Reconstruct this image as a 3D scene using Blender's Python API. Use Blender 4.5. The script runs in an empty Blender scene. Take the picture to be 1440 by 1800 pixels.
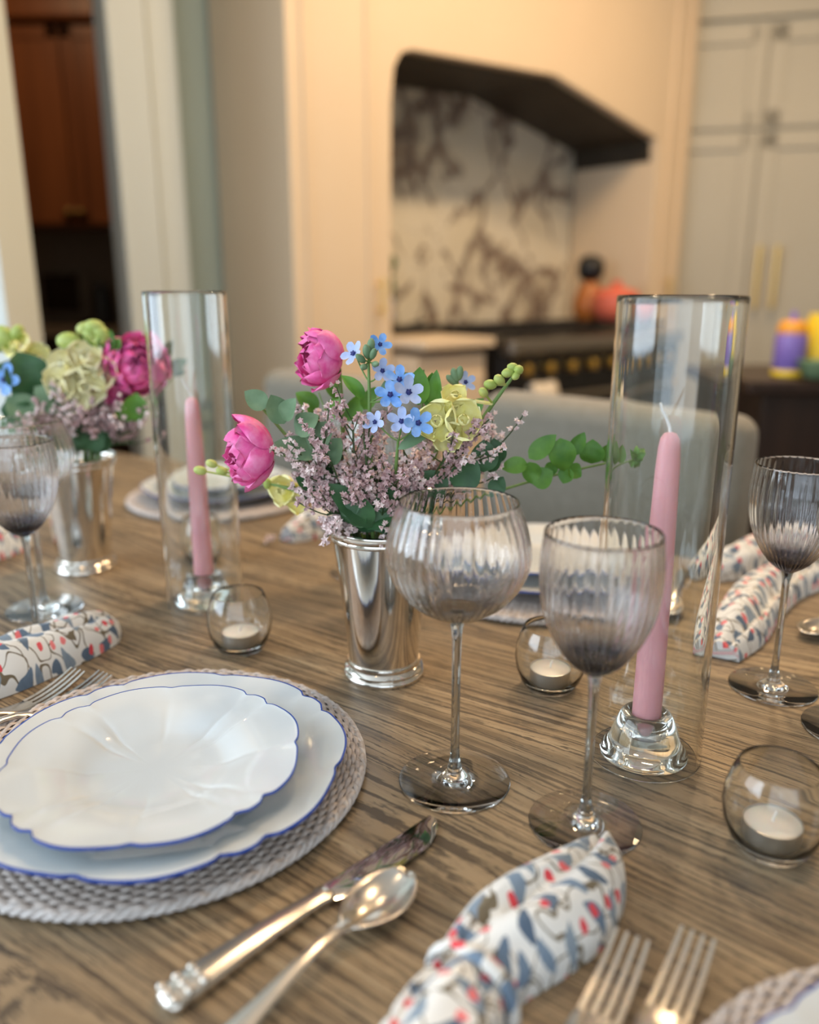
import bpy, math, random
from mathutils import Vector, Matrix
R = random.Random(11)
PI = math.pi
sc = bpy.context.scene
COL = sc.collection

# ------------------------------------------------------------------ camera
CAM_H, PITCH, FPX = 1.11, math.radians(15.5), 1450.0
cd = bpy.data.cameras.new('camera'); cam = bpy.data.objects.new('camera', cd); COL.objects.link(cam)
cd.sensor_fit = 'HORIZONTAL'; cd.sensor_width = 36; cd.lens = 36 * FPX / 1440
cam.location = (0, 0, CAM_H); cam.rotation_euler = (PI / 2 - PITCH, 0, 0)
cd.clip_start = 0.02
cd.dof.use_dof = True; cd.dof.focus_distance = 0.66; cd.dof.aperture_fstop = 2.9
sc.camera = cam
sc.view_settings.view_transform = 'Standard'; sc.view_settings.look = 'None'
sc.view_settings.gamma = 1; sc.view_settings.use_curve_mapping = False
sc.view_settings.exposure = 0.36
cy = sc.cycles
cy.use_denoising = True
cy.max_bounces = 20; cy.transmission_bounces = 18; cy.transparent_max_bounces = 16
cy.diffuse_bounces = 4; cy.glossy_bounces = 6
cy.sample_clamp_indirect = 14; cy.blur_glossy = 0.4

# ------------------------------------------------------------------ light
w = bpy.data.worlds.new('world'); sc.world = w; w.use_nodes = True
w.node_tree.nodes['Background'].inputs[0].default_value = (0.75, 0.88, 1.0, 1)
w.node_tree.nodes['Background'].inputs[1].default_value = 1.0

def area(name, loc, target, sx, sy, power, color, spread=PI):
    l = bpy.data.lights.new(name, 'AREA'); l.shape = 'RECTANGLE'; l.size = sx; l.size_y = sy
    l.energy = power; l.color = color; l.spread = spread
    o = bpy.data.objects.new(name, l); COL.objects.link(o); o.location = loc
    o.rotation_euler = (Vector(target) - Vector(loc)).to_track_quat('-Z', 'Y').to_euler()
    return o
DAY = (0.74, 0.87, 1.0)
area('daylight_left_window', (-2.50, 0.1, 1.6), (0, 0.1, 1.5), 2.2, 1.5, 50, DAY)
area('daylight_rear_window', (-0.35, -1.90, 1.5), (-0.35, 0, 1.3), 3.2, 1.9, 19, DAY)
WARM = (1.0, 0.70, 0.40)
DOWNLIGHTS = [(0.05, 1.65), (0.60, 2.15), (1.20, 2.75), (0.95, 0.95), (-0.5, 0.35), (2.3, 2.4), (-1.8, 3.7)]
DOWN_W = [9, 17, 13, 8, 1.5, 6, 6]

# ------------------------------------------------------------------ projection helpers (pixel of the photo -> place in the room)
FW = Vector((0, math.cos(PITCH), -math.sin(PITCH))); UP = Vector((0, math.sin(PITCH), math.cos(PITCH)))
CAM = Vector((0, 0, CAM_H))
TZ = 0.75
def ray(px, py):
    return Vector((1, 0, 0)) * ((px - 720) / FPX) + UP * ((900 - py) / FPX) + FW
def T(px, py, h=0.0):                      # on the horizontal plane h above the table top
    d = ray(px, py); k = (TZ + h - CAM_H) / d.z
    return CAM + d * k
def W(px, py, Y):                          # at forward distance Y
    d = ray(px, py); return CAM + d * (Y / d.y)

# ------------------------------------------------------------------ object helpers
WL = {}
def rootloc(o): return WL.get(o.name, Vector((0, 0, 0)))
def tag(o, label=None, cat=None, group=None, kind=None):
    if label: o['label'] = label
    if cat: o['category'] = cat
    if group: o['group'] = group
    if kind: o['kind'] = kind
    return o
def thing(name, label, cat, loc=(0, 0, 0), rz=0, group=None):
    o = bpy.data.objects.new(name, None); COL.objects.link(o); o.empty_display_size = .02
    o.location = loc; o.rotation_euler = (0, 0, rz)
    WL[o.name] = Vector(loc)
    return tag(o, label, cat, group)
def dup(root, loc, rz=0, label=None, group=None):
    r = root.copy(); COL.objects.link(r); r.location = loc; r.rotation_euler = (0, 0, rz)
    if label: r['label'] = label
    if group: r['group'] = group
    for ch in list(root.children):
        c = ch.copy(); COL.objects.link(c); c.parent = r
        for g in list(ch.children):
            d = g.copy(); COL.objects.link(d); d.parent = c
    return r

class Geo:
    def __init__(s): s.v = []; s.f = []; s.m = []; s.uv = []
    def add(s, vs, fs, mi=0, uvs=None):
        b = len(s.v); s.v += [Vector(p) for p in vs]
        s.uv += list(uvs) if uvs else [(0, 0)] * len(vs)
        for f in fs: s.f.append(tuple(b + i for i in f)); s.m.append(mi)
        return s
    def grid(s, rows, closed=False, mi=0, uvs=None):
        n = len(rows[0]); vs = [p for r in rows for p in r]; fs = []
        for i in range(len(rows) - 1):
            for j in range(n if closed else n - 1):
                k = (j + 1) % n
                fs.append((i * n + j, i * n + k, (i + 1) * n + k, (i + 1) * n + j))
        return s.add(vs, fs, mi, [q for r in uvs for q in r] if uvs else None)
    def box(s, c, sx, sy, sz, ax=None, mi=0):
        c = Vector(c); ax = ax or (Vector((1, 0, 0)), Vector((0, 1, 0)), Vector((0, 0, 1)))
        vs = [c + ax[0] * (i * sx / 2) + ax[1] * (j * sy / 2) + ax[2] * (k * sz / 2) for k in (-1, 1) for j in (-1, 1) for i in (-1, 1)]
        return s.add(vs, [(0, 2, 3, 1), (4, 5, 7, 6), (0, 1, 5, 4), (2, 6, 7, 3), (0, 4, 6, 2), (1, 3, 7, 5)], mi)
    def prism(s, poly, off, mi=0):         # polygon of world points extruded by a vector
        n = len(poly); off = Vector(off); p = [Vector(q) for q in poly]
        vs = p + [q + off for q in p]
        fs = [tuple(range(n)), tuple(range(2 * n - 1, n - 1, -1))] + [(i, i + n, (i + 1) % n + n, (i + 1) % n) for i in range(n)]
        return s.add(vs, fs, mi)
    def lathe(s, prof, n=48, c=(0, 0, 0), rf=None, mi=0, cap0=False, cap1=False):
        c = Vector(c); rows = []
        for i, (r, z) in enumerate(prof):
            row = []
            for j in range(n):
                a = 2 * PI * j / n; rr = r * (1 + (rf(i, a) if rf else 0))
                row.append(c + Vector((rr * math.cos(a), rr * math.sin(a), z)))
            rows.append(row)
        b = len(s.v); s.grid(rows, True, mi)
        if cap0: s.f.append(tuple(b + j for j in range(n - 1, -1, -1))); s.m.append(mi)
        if cap1: s.f.append(tuple(b + (len(rows) - 1) * n + j for j in range(n))); s.m.append(mi)
        return s
    def tube(s, pts, rad, n=8, mi=0, cap=True, sq=1.0, upv=None):
        pts = [Vector(p) for p in pts]; L = len(pts)
        rad = rad if isinstance(rad, (list, tuple)) else [rad] * L
        rows = []; prev = upv
        for i, p in enumerate(pts):
            t = (pts[min(i + 1, L - 1)] - pts[max(i - 1, 0)])
            t = t.normalized() if t.length > 1e-9 else Vector((0, 0, 1))
            if prev is None:
                prev = Vector((0, 0, 1)) if abs(t.z) < .9 else Vector((1, 0, 0))
            a = prev - t * prev.dot(t); a = a.normalized() if a.length > 1e-6 else t.orthogonal().normalized()
            b = t.cross(a); prev = a
            rows.append([p + (a * math.sin(2 * PI * j / n) * sq + b * math.cos(2 * PI * j / n)) * rad[i] for j in range(n)])
        b0 = len(s.v); s.grid(rows, True, mi)
        if cap:
            s.f.append(tuple(b0 + j for j in range(n - 1, -1, -1))); s.m.append(mi)
            s.f.append(tuple(b0 + (L - 1) * n + j for j in range(n))); s.m.append(mi)
        return s
    def ball(s, c, r, n=8, m=6, mi=0, axis=None, k=1.0):
        c = Vector(c); ax = Vector(axis).normalized() if axis else Vector((0, 0, 1)); e1 = ax.orthogonal().normalized(); e2 = ax.cross(e1)
        rows = []
        for i in range(m + 1):
            p = PI * i / m
            rows.append([c + (e1 * math.cos(2 * PI * j / n) + e2 * math.sin(2 * PI * j / n)) * (r * math.sin(p) + 1e-6) - ax * (r * k * math.cos(p)) for j in range(n)])
        return s.grid(rows, True, mi)
    def build(s, name, mats, parent=None, smooth=True, origin=None, bevel=0, subsurf=0, local=False, crease=50):
        me = bpy.data.meshes.new(name)
        o = bpy.data.objects.new(name, me); COL.objects.link(o)
        if parent is not None:
            off = Vector((0, 0, 0)) if local else rootloc(parent); WL[o.name] = off.copy()
            o.parent = parent
        else:
            off = Vector(origin) if origin is not None else Vector((0, 0, 0)); o.location = off; WL[o.name] = off.copy()
        me.from_pydata([tuple(p - off) for p in s.v], [], s.f)
        for mt in (mats if isinstance(mats, (list, tuple)) else [mats]): me.materials.append(mt)
        me.polygons.foreach_set('material_index', s.m)
        if any(u != (0, 0) for u in s.uv):
            ul = me.uv_layers.new(name='UVMap')
            for lp in me.loops: ul.data[lp.index].uv = s.uv[lp.vertex_index]
        me.polygons.foreach_set('use_smooth', [smooth] * len(s.f))
        me.update()
        if smooth: me.set_sharp_from_angle(angle=math.radians(crease))
        if bevel:
            b = o.modifiers.new('bevel', 'BEVEL'); b.width = bevel; b.segments = 3; b.limit_method = 'ANGLE'; b.harden_normals = False
        if subsurf:
            u = o.modifiers.new('sub', 'SUBSURF'); u.levels = subsurf; u.render_levels = subsurf
        return o
def struct(o): o['kind'] = 'structure'; return o

# ------------------------------------------------------------------ materials
def mat(name, col, rough=.5, metal=0, trans=0, ior=1.45, sheen=0, sss=0, coat=0, spec=.5, emit=None, es=0):
    m = bpy.data.materials.new(name); m.use_nodes = True
    b = m.node_tree.nodes['Principled BSDF']; i = b.inputs
    i['Base Color'].default_value = (*col, 1); i['Roughness'].default_value = rough; i['Metallic'].default_value = metal
    i['Transmission Weight'].default_value = trans; i['IOR'].default_value = ior; i['Sheen Weight'].default_value = sheen
    i['Subsurface Weight'].default_value = sss; i['Coat Weight'].default_value = coat; i['Specular IOR Level'].default_value = spec
    if sss: i['Subsurface Radius'].default_value = (.006, .003, .002); i['Subsurface Scale'].default_value = 1
    if emit: i['Emission Color'].default_value = (*emit, 1); i['Emission Strength'].default_value = es
    return m
class NT:                                   # tiny node-graph helper
    def __init__(s, m): s.t = m.node_tree; s.b = s.t.nodes['Principled BSDF']
    def n(s, typ, ins=None, **kw):
        nd = s.t.nodes.new(typ)
        for k, v in kw.items(): setattr(nd, k, v)
        for k, v in (ins or {}).items():
            if hasattr(v, 'is_output') or isinstance(v, bpy.types.NodeSocket): s.t.links.new(v, nd.inputs[k])
            else: nd.inputs[k].default_value = v
        return nd
    def math(s, op, a, b=0.0, c=0.0, clamp=False):
        nd = s.n('ShaderNodeMath', {0: a, 1: b, 2: c}, operation=op); nd.use_clamp = clamp; return nd.outputs[0]
    def vmath(s, op, a, b=None):
        nd = s.n('ShaderNodeVectorMath', {0: a}, operation=op)
        if b is not None:
            if isinstance(b, bpy.types.NodeSocket): s.t.links.new(b, nd.inputs[1])
            else: nd.inputs[1].default_value = b
        return nd.outputs[0]
    def mix(s, f, a, b):
        nd = s.n('ShaderNodeMix', data_type='RGBA')
        for k, v in ((0, f), (6, a), (7, b)):
            if isinstance(v, bpy.types.NodeSocket): s.t.links.new(v, nd.inputs[k])
            else: nd.inputs[k].default_value = (*v, 1) if isinstance(v, tuple) and len(v) == 3 else v
        return nd.outputs[2]
    def ramp(s, f, stops):
        nd = s.n('ShaderNodeValToRGB', {0: f}); e = nd.color_ramp.elements
        while len(e) < len(stops): e.new(.5)
        for q, (p, c) in zip(e, stops): q.position = p; q.color = (*c, 1) if len(c) == 3 else c
        return nd.outputs[0]
    def noise(s, vec, scale, detail=4, rough=.55, dist=0):
        return s.n('ShaderNodeTexNoise', {'Vector': vec, 'Scale': scale, 'Detail': detail, 'Roughness': rough, 'Distortion': dist}).outputs['Fac']
    def mapping(s, vec, sc_=(1, 1, 1), rot=(0, 0, 0), loc=(0, 0, 0)):
        return s.n('ShaderNodeMapping', {'Vector': vec, 'Scale': sc_, 'Rotation': rot, 'Location': loc}).outputs[0]
    def obj(s): return s.n('ShaderNodeTexCoord').outputs['Object']
    def uv(s): return s.n('ShaderNodeTexCoord').outputs['UV']
    def set(s, k, v): s.t.links.new(v, s.b.inputs[k])
    def bump(s, h, strength=.3, dist=.002):
        s.set('Normal', s.n('ShaderNodeBump', {'Height': h, 'Strength': strength, 'Distance': dist}).outputs[0])

def wood_table():
    m = mat('weathered_oak', (.3, .2, .1), .42, spec=.45); q = NT(m); o = q.obj()
    sx = q.n('ShaderNodeSeparateXYZ', {0: o})
    warp = q.noise(q.mapping(o, (.55, 3.2, 1)), 1.3, 2, .5)
    y = q.math('ADD', q.math('MULTIPLY', warp, .25), sx.outputs[1])
    jag = q.noise(q.mapping(o, (70, 420, 1)), 1.0, 2, .6)
    y = q.math('ADD', y, q.math('MULTIPLY', jag, .0035))
    rv = q.n('ShaderNodeCombineXYZ', {0: q.math('MULTIPLY', sx.outputs[0], 1.3), 1: q.math('MULTIPLY', y, 62.0), 2: 0.0}).outputs[0]
    bands = q.noise(rv, 1.6, 3, .62)
    lv_ = q.n('ShaderNodeCombineXYZ', {0: q.math('MULTIPLY', sx.outputs[0], 3.6), 1: q.math('MULTIPLY', y, 265.0), 2: 0.0}).outputs[0]
    fine = q.noise(lv_, 1.0, 3, .65)
    pv_ = q.n('ShaderNodeCombineXYZ', {0: q.math('MULTIPLY', sx.outputs[0], 26.0), 1: q.math('MULTIPLY', y, 640.0), 2: 0.0}).outputs[0]
    pores = q.noise(pv_, 1.0, 2, .6)
    tone = q.noise(q.mapping(o, (1.2, 5, 1)), 1.3, 2, .5)
    c = q.ramp(bands, [(.32, (.13, .085, .046)), (.44, (.26, .178, .098)), (.58, (.35, .25, .145)), (.72, (.44, .33, .20))])
    c = q.mix(q.ramp(fine, [(.425, (.95, .95, .95)), (.475, (0, 0, 0))]), c, (.050, .031, .018))
    c = q.mix(q.ramp(pores, [(.36, (.85, .85, .85)), (.44, (0, 0, 0))]), c, (.040, .026, .017))
    c = q.mix(q.ramp(tone, [(.35, (.35, .35, .35)), (.65, (0, 0, 0))]), c, (.15, .125, .095))
    q.set('Base Color', c)
    q.set('Roughness', q.ramp(fine, [(.3, (.55, .55, .55)), (.6, (.40, .40, .40))]))
    q.bump(q.math('ADD', fine, q.math('MULTIPLY', pores, .7)), .35, .0012)
    return m
def dark_wood(name, c0, c1, rough=.4):
    m = mat(name, c0, rough); q = NT(m); o = q.obj()
    n = q.noise(q.mapping(o, (14, 14, .8)), 1.5, 4)
    q.set('Base Color', q.ramp(n, [(.3, c0), (.7, c1)])); return m
def marble():
    m = mat('veined_marble', (.8, .75, .65), .2); q = NT(m); o = q.obj()
    wv = q.vmath('ADD', o, q.vmath('SCALE', q.n('ShaderNodeTexNoise', {'Vector': o, 'Scale': 3.0, 'Detail': 4}).outputs['Color'], None))
    for nd in q.t.nodes:
        if nd.type == 'VECT_MATH' and nd.operation == 'SCALE': nd.inputs['Scale'].default_value = .42
    v = q.n('ShaderNodeTexVoronoi', {'Vector': q.mapping(wv, (1, 1, .75)), 'Scale': 4.6}, feature='DISTANCE_TO_EDGE').outputs['Distance']
    patch = q.noise(o, 2.6, 3, .55, .4)
    br = q.noise(o, 22, 4, .65)
    wid = q.ramp(patch, [(.41, (.003, .003, .003)), (.60, (.24, .24, .24))])
    ve = q.math('SUBTRACT', 1.0, q.math('DIVIDE', v, wid), clamp=True)
    ve = q.math('MULTIPLY', ve, q.ramp(br, [(.34, (.35, .35, .35)), (.54, (1, 1, 1))]), clamp=True)
    ve = q.math('MULTIPLY', ve, 1.35, clamp=True)
    vc = q.ramp(br, [(.35, (.13, .095, .095)), (.65, (.27, .20, .15))])
    base = q.ramp(patch, [(.35, (.74, .69, .58)), (.7, (.66, .58, .42))])
    q.set('Base Color', q.mix(ve, base, vc)); return m
def print_cloth():
    m = mat('block_print_cotton', (.8, .8, .8), .85, sheen=.15); q = NT(m); uv = q.uv()
    wob = q.vmath('ADD', uv, q.vmath('MULTIPLY', q.n('ShaderNodeTexNoise', {'Vector': uv, 'Scale': 55.0, 'Detail': 2}).outputs['Color'], (.007, .007, 0)))
    c = None
    base = (.76, .75, .72)
    def motifs(scale, off, ln, wd, keep):
        p = q.mapping(wob, (1, 1, 1), (0, 0, 0), off)
        vo = q.n('ShaderNodeTexVoronoi', {'Vector': p, 'Scale': scale, 'Randomness': .55}, voronoi_dimensions='2D')
        d = q.vmath('SUBTRACT', q.vmath('MULTIPLY', p, (scale, scale, 0)), q.vmath('MULTIPLY', vo.outputs['Position'], (scale, scale, 0)))
        col = q.n('ShaderNodeSeparateColor', {0: vo.outputs['Color']})
        ang = q.math('MULTIPLY', col.outputs[0], 6.283)
        r = q.n('ShaderNodeVectorRotate', {'Vector': d, 'Angle': ang}, rotation_type='Z_AXIS').outputs[0]
        xyz = q.n('ShaderNodeSeparateXYZ', {0: r})
        x, y = xyz.outputs[0], xyz.outputs[1]
        yy = q.math('SUBTRACT', y, q.math('MULTIPLY', q.math('MULTIPLY', x, x), .9))
        e = q.math('ADD', q.math('POWER', q.math('DIVIDE', q.math('ABSOLUTE', x), ln), 1.5), q.math('POWER', q.math('DIVIDE', q.math('ABSOLUTE', yy), wd), 1.5))
        msk = q.math('MULTIPLY', q.math('LESS_THAN', e, 1.0), q.math('LESS_THAN', col.outputs[1], keep))
        return msk, col, e
    # vines: thin contour lines of a smooth noise
    vn = q.noise(uv, 42, 1, .4)
    vine = q.math('LESS_THAN', q.math('ABSOLUTE', q.math('SUBTRACT', vn, .50)), .011)
    vn2 = q.noise(q.mapping(uv, (1, 1, 1), (0, 0, 1.1), (.3, .7, 0)), 36, 1, .4)
    vine2 = q.math('LESS_THAN', q.math('ABSOLUTE', q.math('SUBTRACT', vn2, .47)), .010)
    c = q.mix(q.math('MAXIMUM', vine, vine2), base, (.17, .135, .085))
    m1, col1, e1 = motifs(52, (0, 0, 0), .44, .21, .95)
    c = q.mix(m1, c, q.ramp(q.math('ADD', col1.outputs[2], q.math('MULTIPLY', q.noise(uv, 260, 2), .4)), [(.2, (.08, .12, .18)), (.75, (.155, .225, .32)), (1.0, (.24, .30, .36))]))
    m2, col2, e2 = motifs(74, (.37, .21, 0), .23, .20, .44)
    c = q.mix(m2, c, q.ramp(col2.outputs[2], [(.3, (.70, .06, .08)), (.8, (.80, .22, .22))]))
    q.set('Base Color', c)
    q.bump(q.n('ShaderNodeTexNoise', {'Vector': uv, 'Scale': 900.0}).outputs['Fac'], .15, .0005)
    return m
def smoked(name, zlo, zhi, top, bot, deep):
    m = mat(name, top, 0.0, trans=1, ior=1.5); q = NT(m)
    z = q.n('ShaderNodeSeparateXYZ', {0: q.obj()}).outputs[2]
    f = q.n('ShaderNodeMapRange', {'Value': z, 'From Min': zlo, 'From Max': zhi}).outputs[0]
    q.set('Base Color', q.ramp(f, [(0.0, deep), (.16, deep), (.27, bot), (.55, top)])); return m
def noisy(name, c0, c1, scale=20, rough=.6, stretch=(1, 1, 1), bump=0, **kw):
    m = mat(name, c0, rough, **kw); q = NT(m); o = q.obj()
    n = q.noise(q.mapping(o, stretch), scale, 4)
    q.set('Base Color', q.ramp(n, [(.32, c0), (.68, c1)]))
    if bump: q.bump(n, bump, .002)
    return m
M = {}
M['table'] = wood_table()
M['cream'] = noisy('cream_paint', (.72, .58, .42), (.74, .60, .44), 3, .45)
M['wall'] = noisy('sage_grey_paint', (.42, .49, .43), (.44, .51, .45), 2, .6)
M['white'] = noisy('white_trim_paint', (.66, .71, .69), (.68, .73, .71), 2, .45)
M['ceil'] = noisy('ceiling_paint', (.78, .77, .74), (.80, .79, .76), 2, .8)
M['floor'] = dark_wood('floor_boards', (.16, .10, .06), (.24, .16, .10))
M['grey_cab'] = noisy('greige_cabinet_paint', (.45, .42, .34), (.47, .44, .36), 2, .45)
M['darkwood'] = dark_wood('espresso_wood', (.018, .010, .008), (.035, .018, .012))
M['redwood'] = dark_wood('cherry_wood', (.16, .045, .012), (.26, .080, .022))
M['marble'] = marble()
M['black'] = noisy('black_enamel', (.010, .010, .011), (.016, .016, .017), 6, .3)
M['steel'] = mat('brushed_steel', (.34, .32, .29), .35, 1)
M['hood_shade'] = noisy('painted_soffit_shade', (.030, .022, .014), (.045, .034, .022), 8, .55)  # near-black brown painted for the shade under the hood
M['brass'] = mat('brass', (.80, .55, .20), .28, 1)
M['fabric'] = noisy('grey_linen', (.205, .185, .145), (.235, .215, .172), 60, .9, bump=.1, sheen=.2)
M['silver'] = mat('polished_silver', (.78, .74, .68), .10, 1)
M['cutlery'] = mat('silver_plate_cutlery', (.70, .65, .58), .23, 1)
M['china'] = noisy('glazed_white_china', (.62, .66, .68), (.64, .68, .70), 2, .12, coat=.4)
M['blue'] = mat('cobalt_glaze', (.025, .075, .36), .15, coat=.4)
M['rattan'] = noisy('whitewashed_rattan', (.40, .335, .30), (.62, .55, .51), 160, .65)
M['rattan_pale'] = noisy('pale_rattan', (.48, .44, .42), (.68, .64, .62), 160, .6)
M['cloth'] = print_cloth()
M['clear'] = mat('clear_glass', (.97, .99, .98), 0, trans=1, ior=1.47)
M['crystal'] = mat('pressed_glass', (.97, .98, .95), 0, trans=1, ior=1.5)
M['pink_wax'] = mat('pink_wax', (.88, .42, .45), .38, sss=.3)
M['white_wax'] = mat('white_wax', (.78, .72, .66), .45, sss=.3)
M['wick'] = mat('cotton_wick', (.80, .76, .72), .9)
M['foil'] = mat('aluminium_cup', (.62, .62, .62), .35, 1)
SMK = (.60, .575, .565)
M['balloon_bowl'] = smoked('smoked_glass_balloon', .124, .217, (.95, .94, .935), (.86, .85, .84), (.30, .31, .33))
M['wine_bowl'] = smoked('smoked_glass_wine', .108, .210, (.95, .94, .94), (.84, .84, .86), (.018, .03, .085))
M['smoke'] = mat('smoked_glass', (.945, .955, .95), 0, trans=1, ior=1.5)
M['smoke_stem'] = mat('smoked_glass_stem', (.60, .62, .61), 0, trans=1, ior=1.5)
def leafm(n, a, b, rough=.45, sss=.0): return noisy(n, a, b, 45, rough)
M['leaf'] = leafm('green_leaf', (.055, .175, .016), (.125, .295, .035))
M['leaf_dark'] = leafm('dark_green_leaf', (.022, .075, .026), (.045, .130, .045))
M['leaf_sage'] = leafm('sage_leaf', (.110, .200, .100), (.200, .300, .170), .6)
M['stem'] = leafm('flower_stem', (.11, .21, .05), (.19, .31, .09))
M['stem_dark'] = leafm('dark_stem', (.030, .065, .022), (.065, .105, .035))
M['bud'] = leafm('lime_bud', (.30, .42, .08), (.48, .52, .16))
M['magenta'] = noisy('magenta_petal', (.80, .060, .31), (.90, .27, .53), 90, .5, sss=.12)
M['blue_petal'] = noisy('sky_blue_petal', (.13, .33, .78), (.30, .50, .86), 120, .55)
M['blue_pale'] = noisy('pale_blue_petal', (.36, .46, .74), (.52, .58, .80), 120, .55)
M['blue_eye'] = mat('navy_eye', (.02, .03, .16), .5)
M['yellow'] = noisy('butter_yellow_petal', (.86, .79, .26), (.92, .88, .50), 80, .55)
M['cream_petal'] = noisy('cream_petal', (.84, .76, .38), (.88, .83, .58), 80, .55)
M['lilac'] = noisy('lilac_floret', (.64, .44, .44), (.93, .81, .77), 260, .7)
M['mauve'] = noisy('mauve_floret', (.44, .26, .27), (.68, .50, .49), 260, .7)
M['purple'] = mat('purple_plastic', (.24, .16, .52), .35)
M['yellow_plastic'] = mat('yellow_plastic', (.80, .58, .02), .35)
M['orange'] = mat('orange_plastic', (.75, .32, .03), .4)
M['amber'] = mat('amber_glaze', (.42, .14, .03), .3)
M['coral'] = mat('coral_glaze', (.72, .16, .10), .35)
M['towel'] = noisy('white_towel', (.75, .66, .54), (.78, .70, .58), 80, .9)
M['lampglow'] = mat('lamp_glow', (1, 1, 1), .5, emit=(1.0, .74, .45), es=12)
M['art'] = noisy('dark_picture', (.016, .008, .006), (.03, .016, .012), 5, .25)
M['tan'] = noisy('tan_paint', (.20, .15, .11), (.22, .17, .125), 3, .6)

# ------------------------------------------------------------------ room shell
ZC = 2.75
Z3 = Vector((0, 0, 1))
def wallbox(name, p0, p1, thick, z0, z1, m, parent=None):
    p0 = Vector((*p0, 0)); p1 = Vector((*p1, 0)); u = (p1 - p0).normalized(); n = Vector((-u.y, u.x, 0))
    g = Geo(); c = (p0 + p1) / 2 + Z3 * ((z0 + z1) / 2); g.box(c, (p1 - p0).length, thick, z1 - z0, (u, n, Z3))
    return struct(g.build(name, m, parent, smooth=False))
struct(Geo().box((.3, 1.6, -.05), 6.4, 7.6, .1).build('floor', M['floor'], smooth=False))
struct(Geo().box((.3, 1.6, ZC + .05), 6.4, 7.6, .1).build('ceiling', M['ceil'], smooth=False))
def window_wall(name, a, b, s0, s1, z0, z1, m):          # wall a->b with one opening between s0 and s1
    a = Vector((*a, 0)); b = Vector((*b, 0)); u = (b - a).normalized(); n = Vector((-u.y, u.x, 0)); L = (b - a).length
    g = Geo()
    for (q0, q1, h0, h1) in ((0, s0, 0, ZC), (s1, L, 0, ZC), (s0, s1, 0, z0), (s0, s1, z1, ZC)):
        g.box(a + u * ((q0 + q1) / 2) + Z3 * ((h0 + h1) / 2), q1 - q0, .14, h1 - h0, (u, n, Z3))
    struct(g.build(name, m, smooth=False))
    g = Geo(); k = 3
    for i in range(k + 1): g.box(a + u * (s0 + (s1 - s0) * i / k) + Z3 * ((z0 + z1) / 2), .06, .06, z1 - z0, (u, n, Z3))
    for h in (z0, z0 + (z1 - z0) * .62, z1): g.box(a + u * ((s0 + s1) / 2) + Z3 * h, s1 - s0, .06, .05, (u, n, Z3))
    return g
g = window_wall('wall_left', (-2.62, -2.07), (-2.62, 2.0), .95, 3.3, .8, 2.4, M['white'])
struct(g.build('window_1', M['white'], smooth=False))
g = window_wall('wall_rear', (-2.62, -2.07), (3.3, -2.07), .6, 4.0, .5, 2.5, M['white'])
struct(g.build('window_2', M['white'], smooth=False))
wallbox('wall_right', (3.37, -2.07), (3.37, 5.3), .14, 0, ZC, M['grey_cab'])
wallbox('wall_front', (-2.62, 5.27), (3.37, 5.27), .14, 0, ZC, M['tan'])
wallbox('wall_pantry', (-2.62, 2.0), (-2.62, 5.3), .14, 0, ZC, M['tan'])

# frame of the kitchen wall
AZ = math.radians(50)
U = Vector((math.sin(AZ), math.cos(AZ), 0)); N = Vector((-math.cos(AZ), math.sin(AZ), 0))   # N points into the wall
P0 = W(690, 498, 2.9); P0.z = 0
HF = (U, N, Z3)
def HP(px, py, off=0.0):                   # pixel -> (t, z) on the plane parallel to the hood front, off metres behind it
    d = ray(px, py); o = P0 + N * off
    k = (o - CAM).dot(N) / d.dot(N); p = CAM + d * k
    return (p - P0).dot(U), p.z
def HT(t, off, z): return P0 + U * t + N * off + Z3 * z
DEEP = .46
tl = HP(517, 498)[0]; tr = HP(1192, 498)[0]
topn = [HP(*p) for p in ((688, 330), (689, 175), (694, 118), (706, 94), (724, 88), (978, 133), (1134, 240), (1138, 278))]
to = HP(1140, 498)[0]; topn[-1] = (to, topn[-1][1]); topn[-2] = (to - .012, topn[-2][1]); ti = topn[0][0]
opening = [(ti, 0.0)] + [(ti if i == 0 else t, z) for i, (t, z) in enumerate(topn)] + [(to, topn[-1][1] - .02), (to, 0.0)]
outline = [(tl, 0)] + opening + [(tr, 0), (tr, ZC), (tl, ZC)]
hood = thing('range_hood', 'tall cream plaster range hood surround with chamfered arched opening', 'range hood', HT((ti + to) / 2, 0, 0))
Geo().prism([HT(t, 0, z) for t, z in outline], N * DEEP).build('surround', M['cream'], hood, smooth=False, bevel=.006)
shade_line = [HT(ti + .004, 0, topn[0][1])] + [HT(t + (.004 if t < ti + .2 else -.002), 0, z - .004) for t, z in topn[1:]]
Geo().grid([[p + N * o for o in (.035, DEEP - .004)] for p in shade_line]).build('soffit_shade_sheet', M['hood_shade'], hood, smooth=False)  # dark sheet added below the soffit, its colour stands in for shade
def frame_panel(g, t0, t1, z0, z1, off, wd=.012, dp=.012):
    for (a, b, c, d) in ((t0, t1, z0, z0 + wd), (t0, t1, z1 - wd, z1), (t0, t0 + wd, z0, z1), (t1 - wd, t1, z0, z1)):
        g.box(HT((a + b) / 2, off, (c + d) / 2), b - a, dp, d - c, HF)
for t0_, t1_ in ((tl + .05, ti - .09), (to + .07, tr - .05)):
    g = Geo(); frame_panel(g, t0_, t1_, .25, 2.6, -.004); g.build('column_panel', M['cream'], hood, smooth=False)
for px in (663, 1163):
    t, z0 = HP(px, 556); _, z1 = HP(px, 488); g = Geo()
    g.tube([HT(t, -.035, z0), HT(t, -.035, z1)], .007, 10); g.tube([HT(t, 0, z0 + .02), HT(t, -.035, z0 + .02)], .005); g.tube([HT(t, 0, z1 - .02), HT(t, -.035, z1 - .02)], .005)
    g.build('pull_handle', M['brass'], hood)
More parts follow.
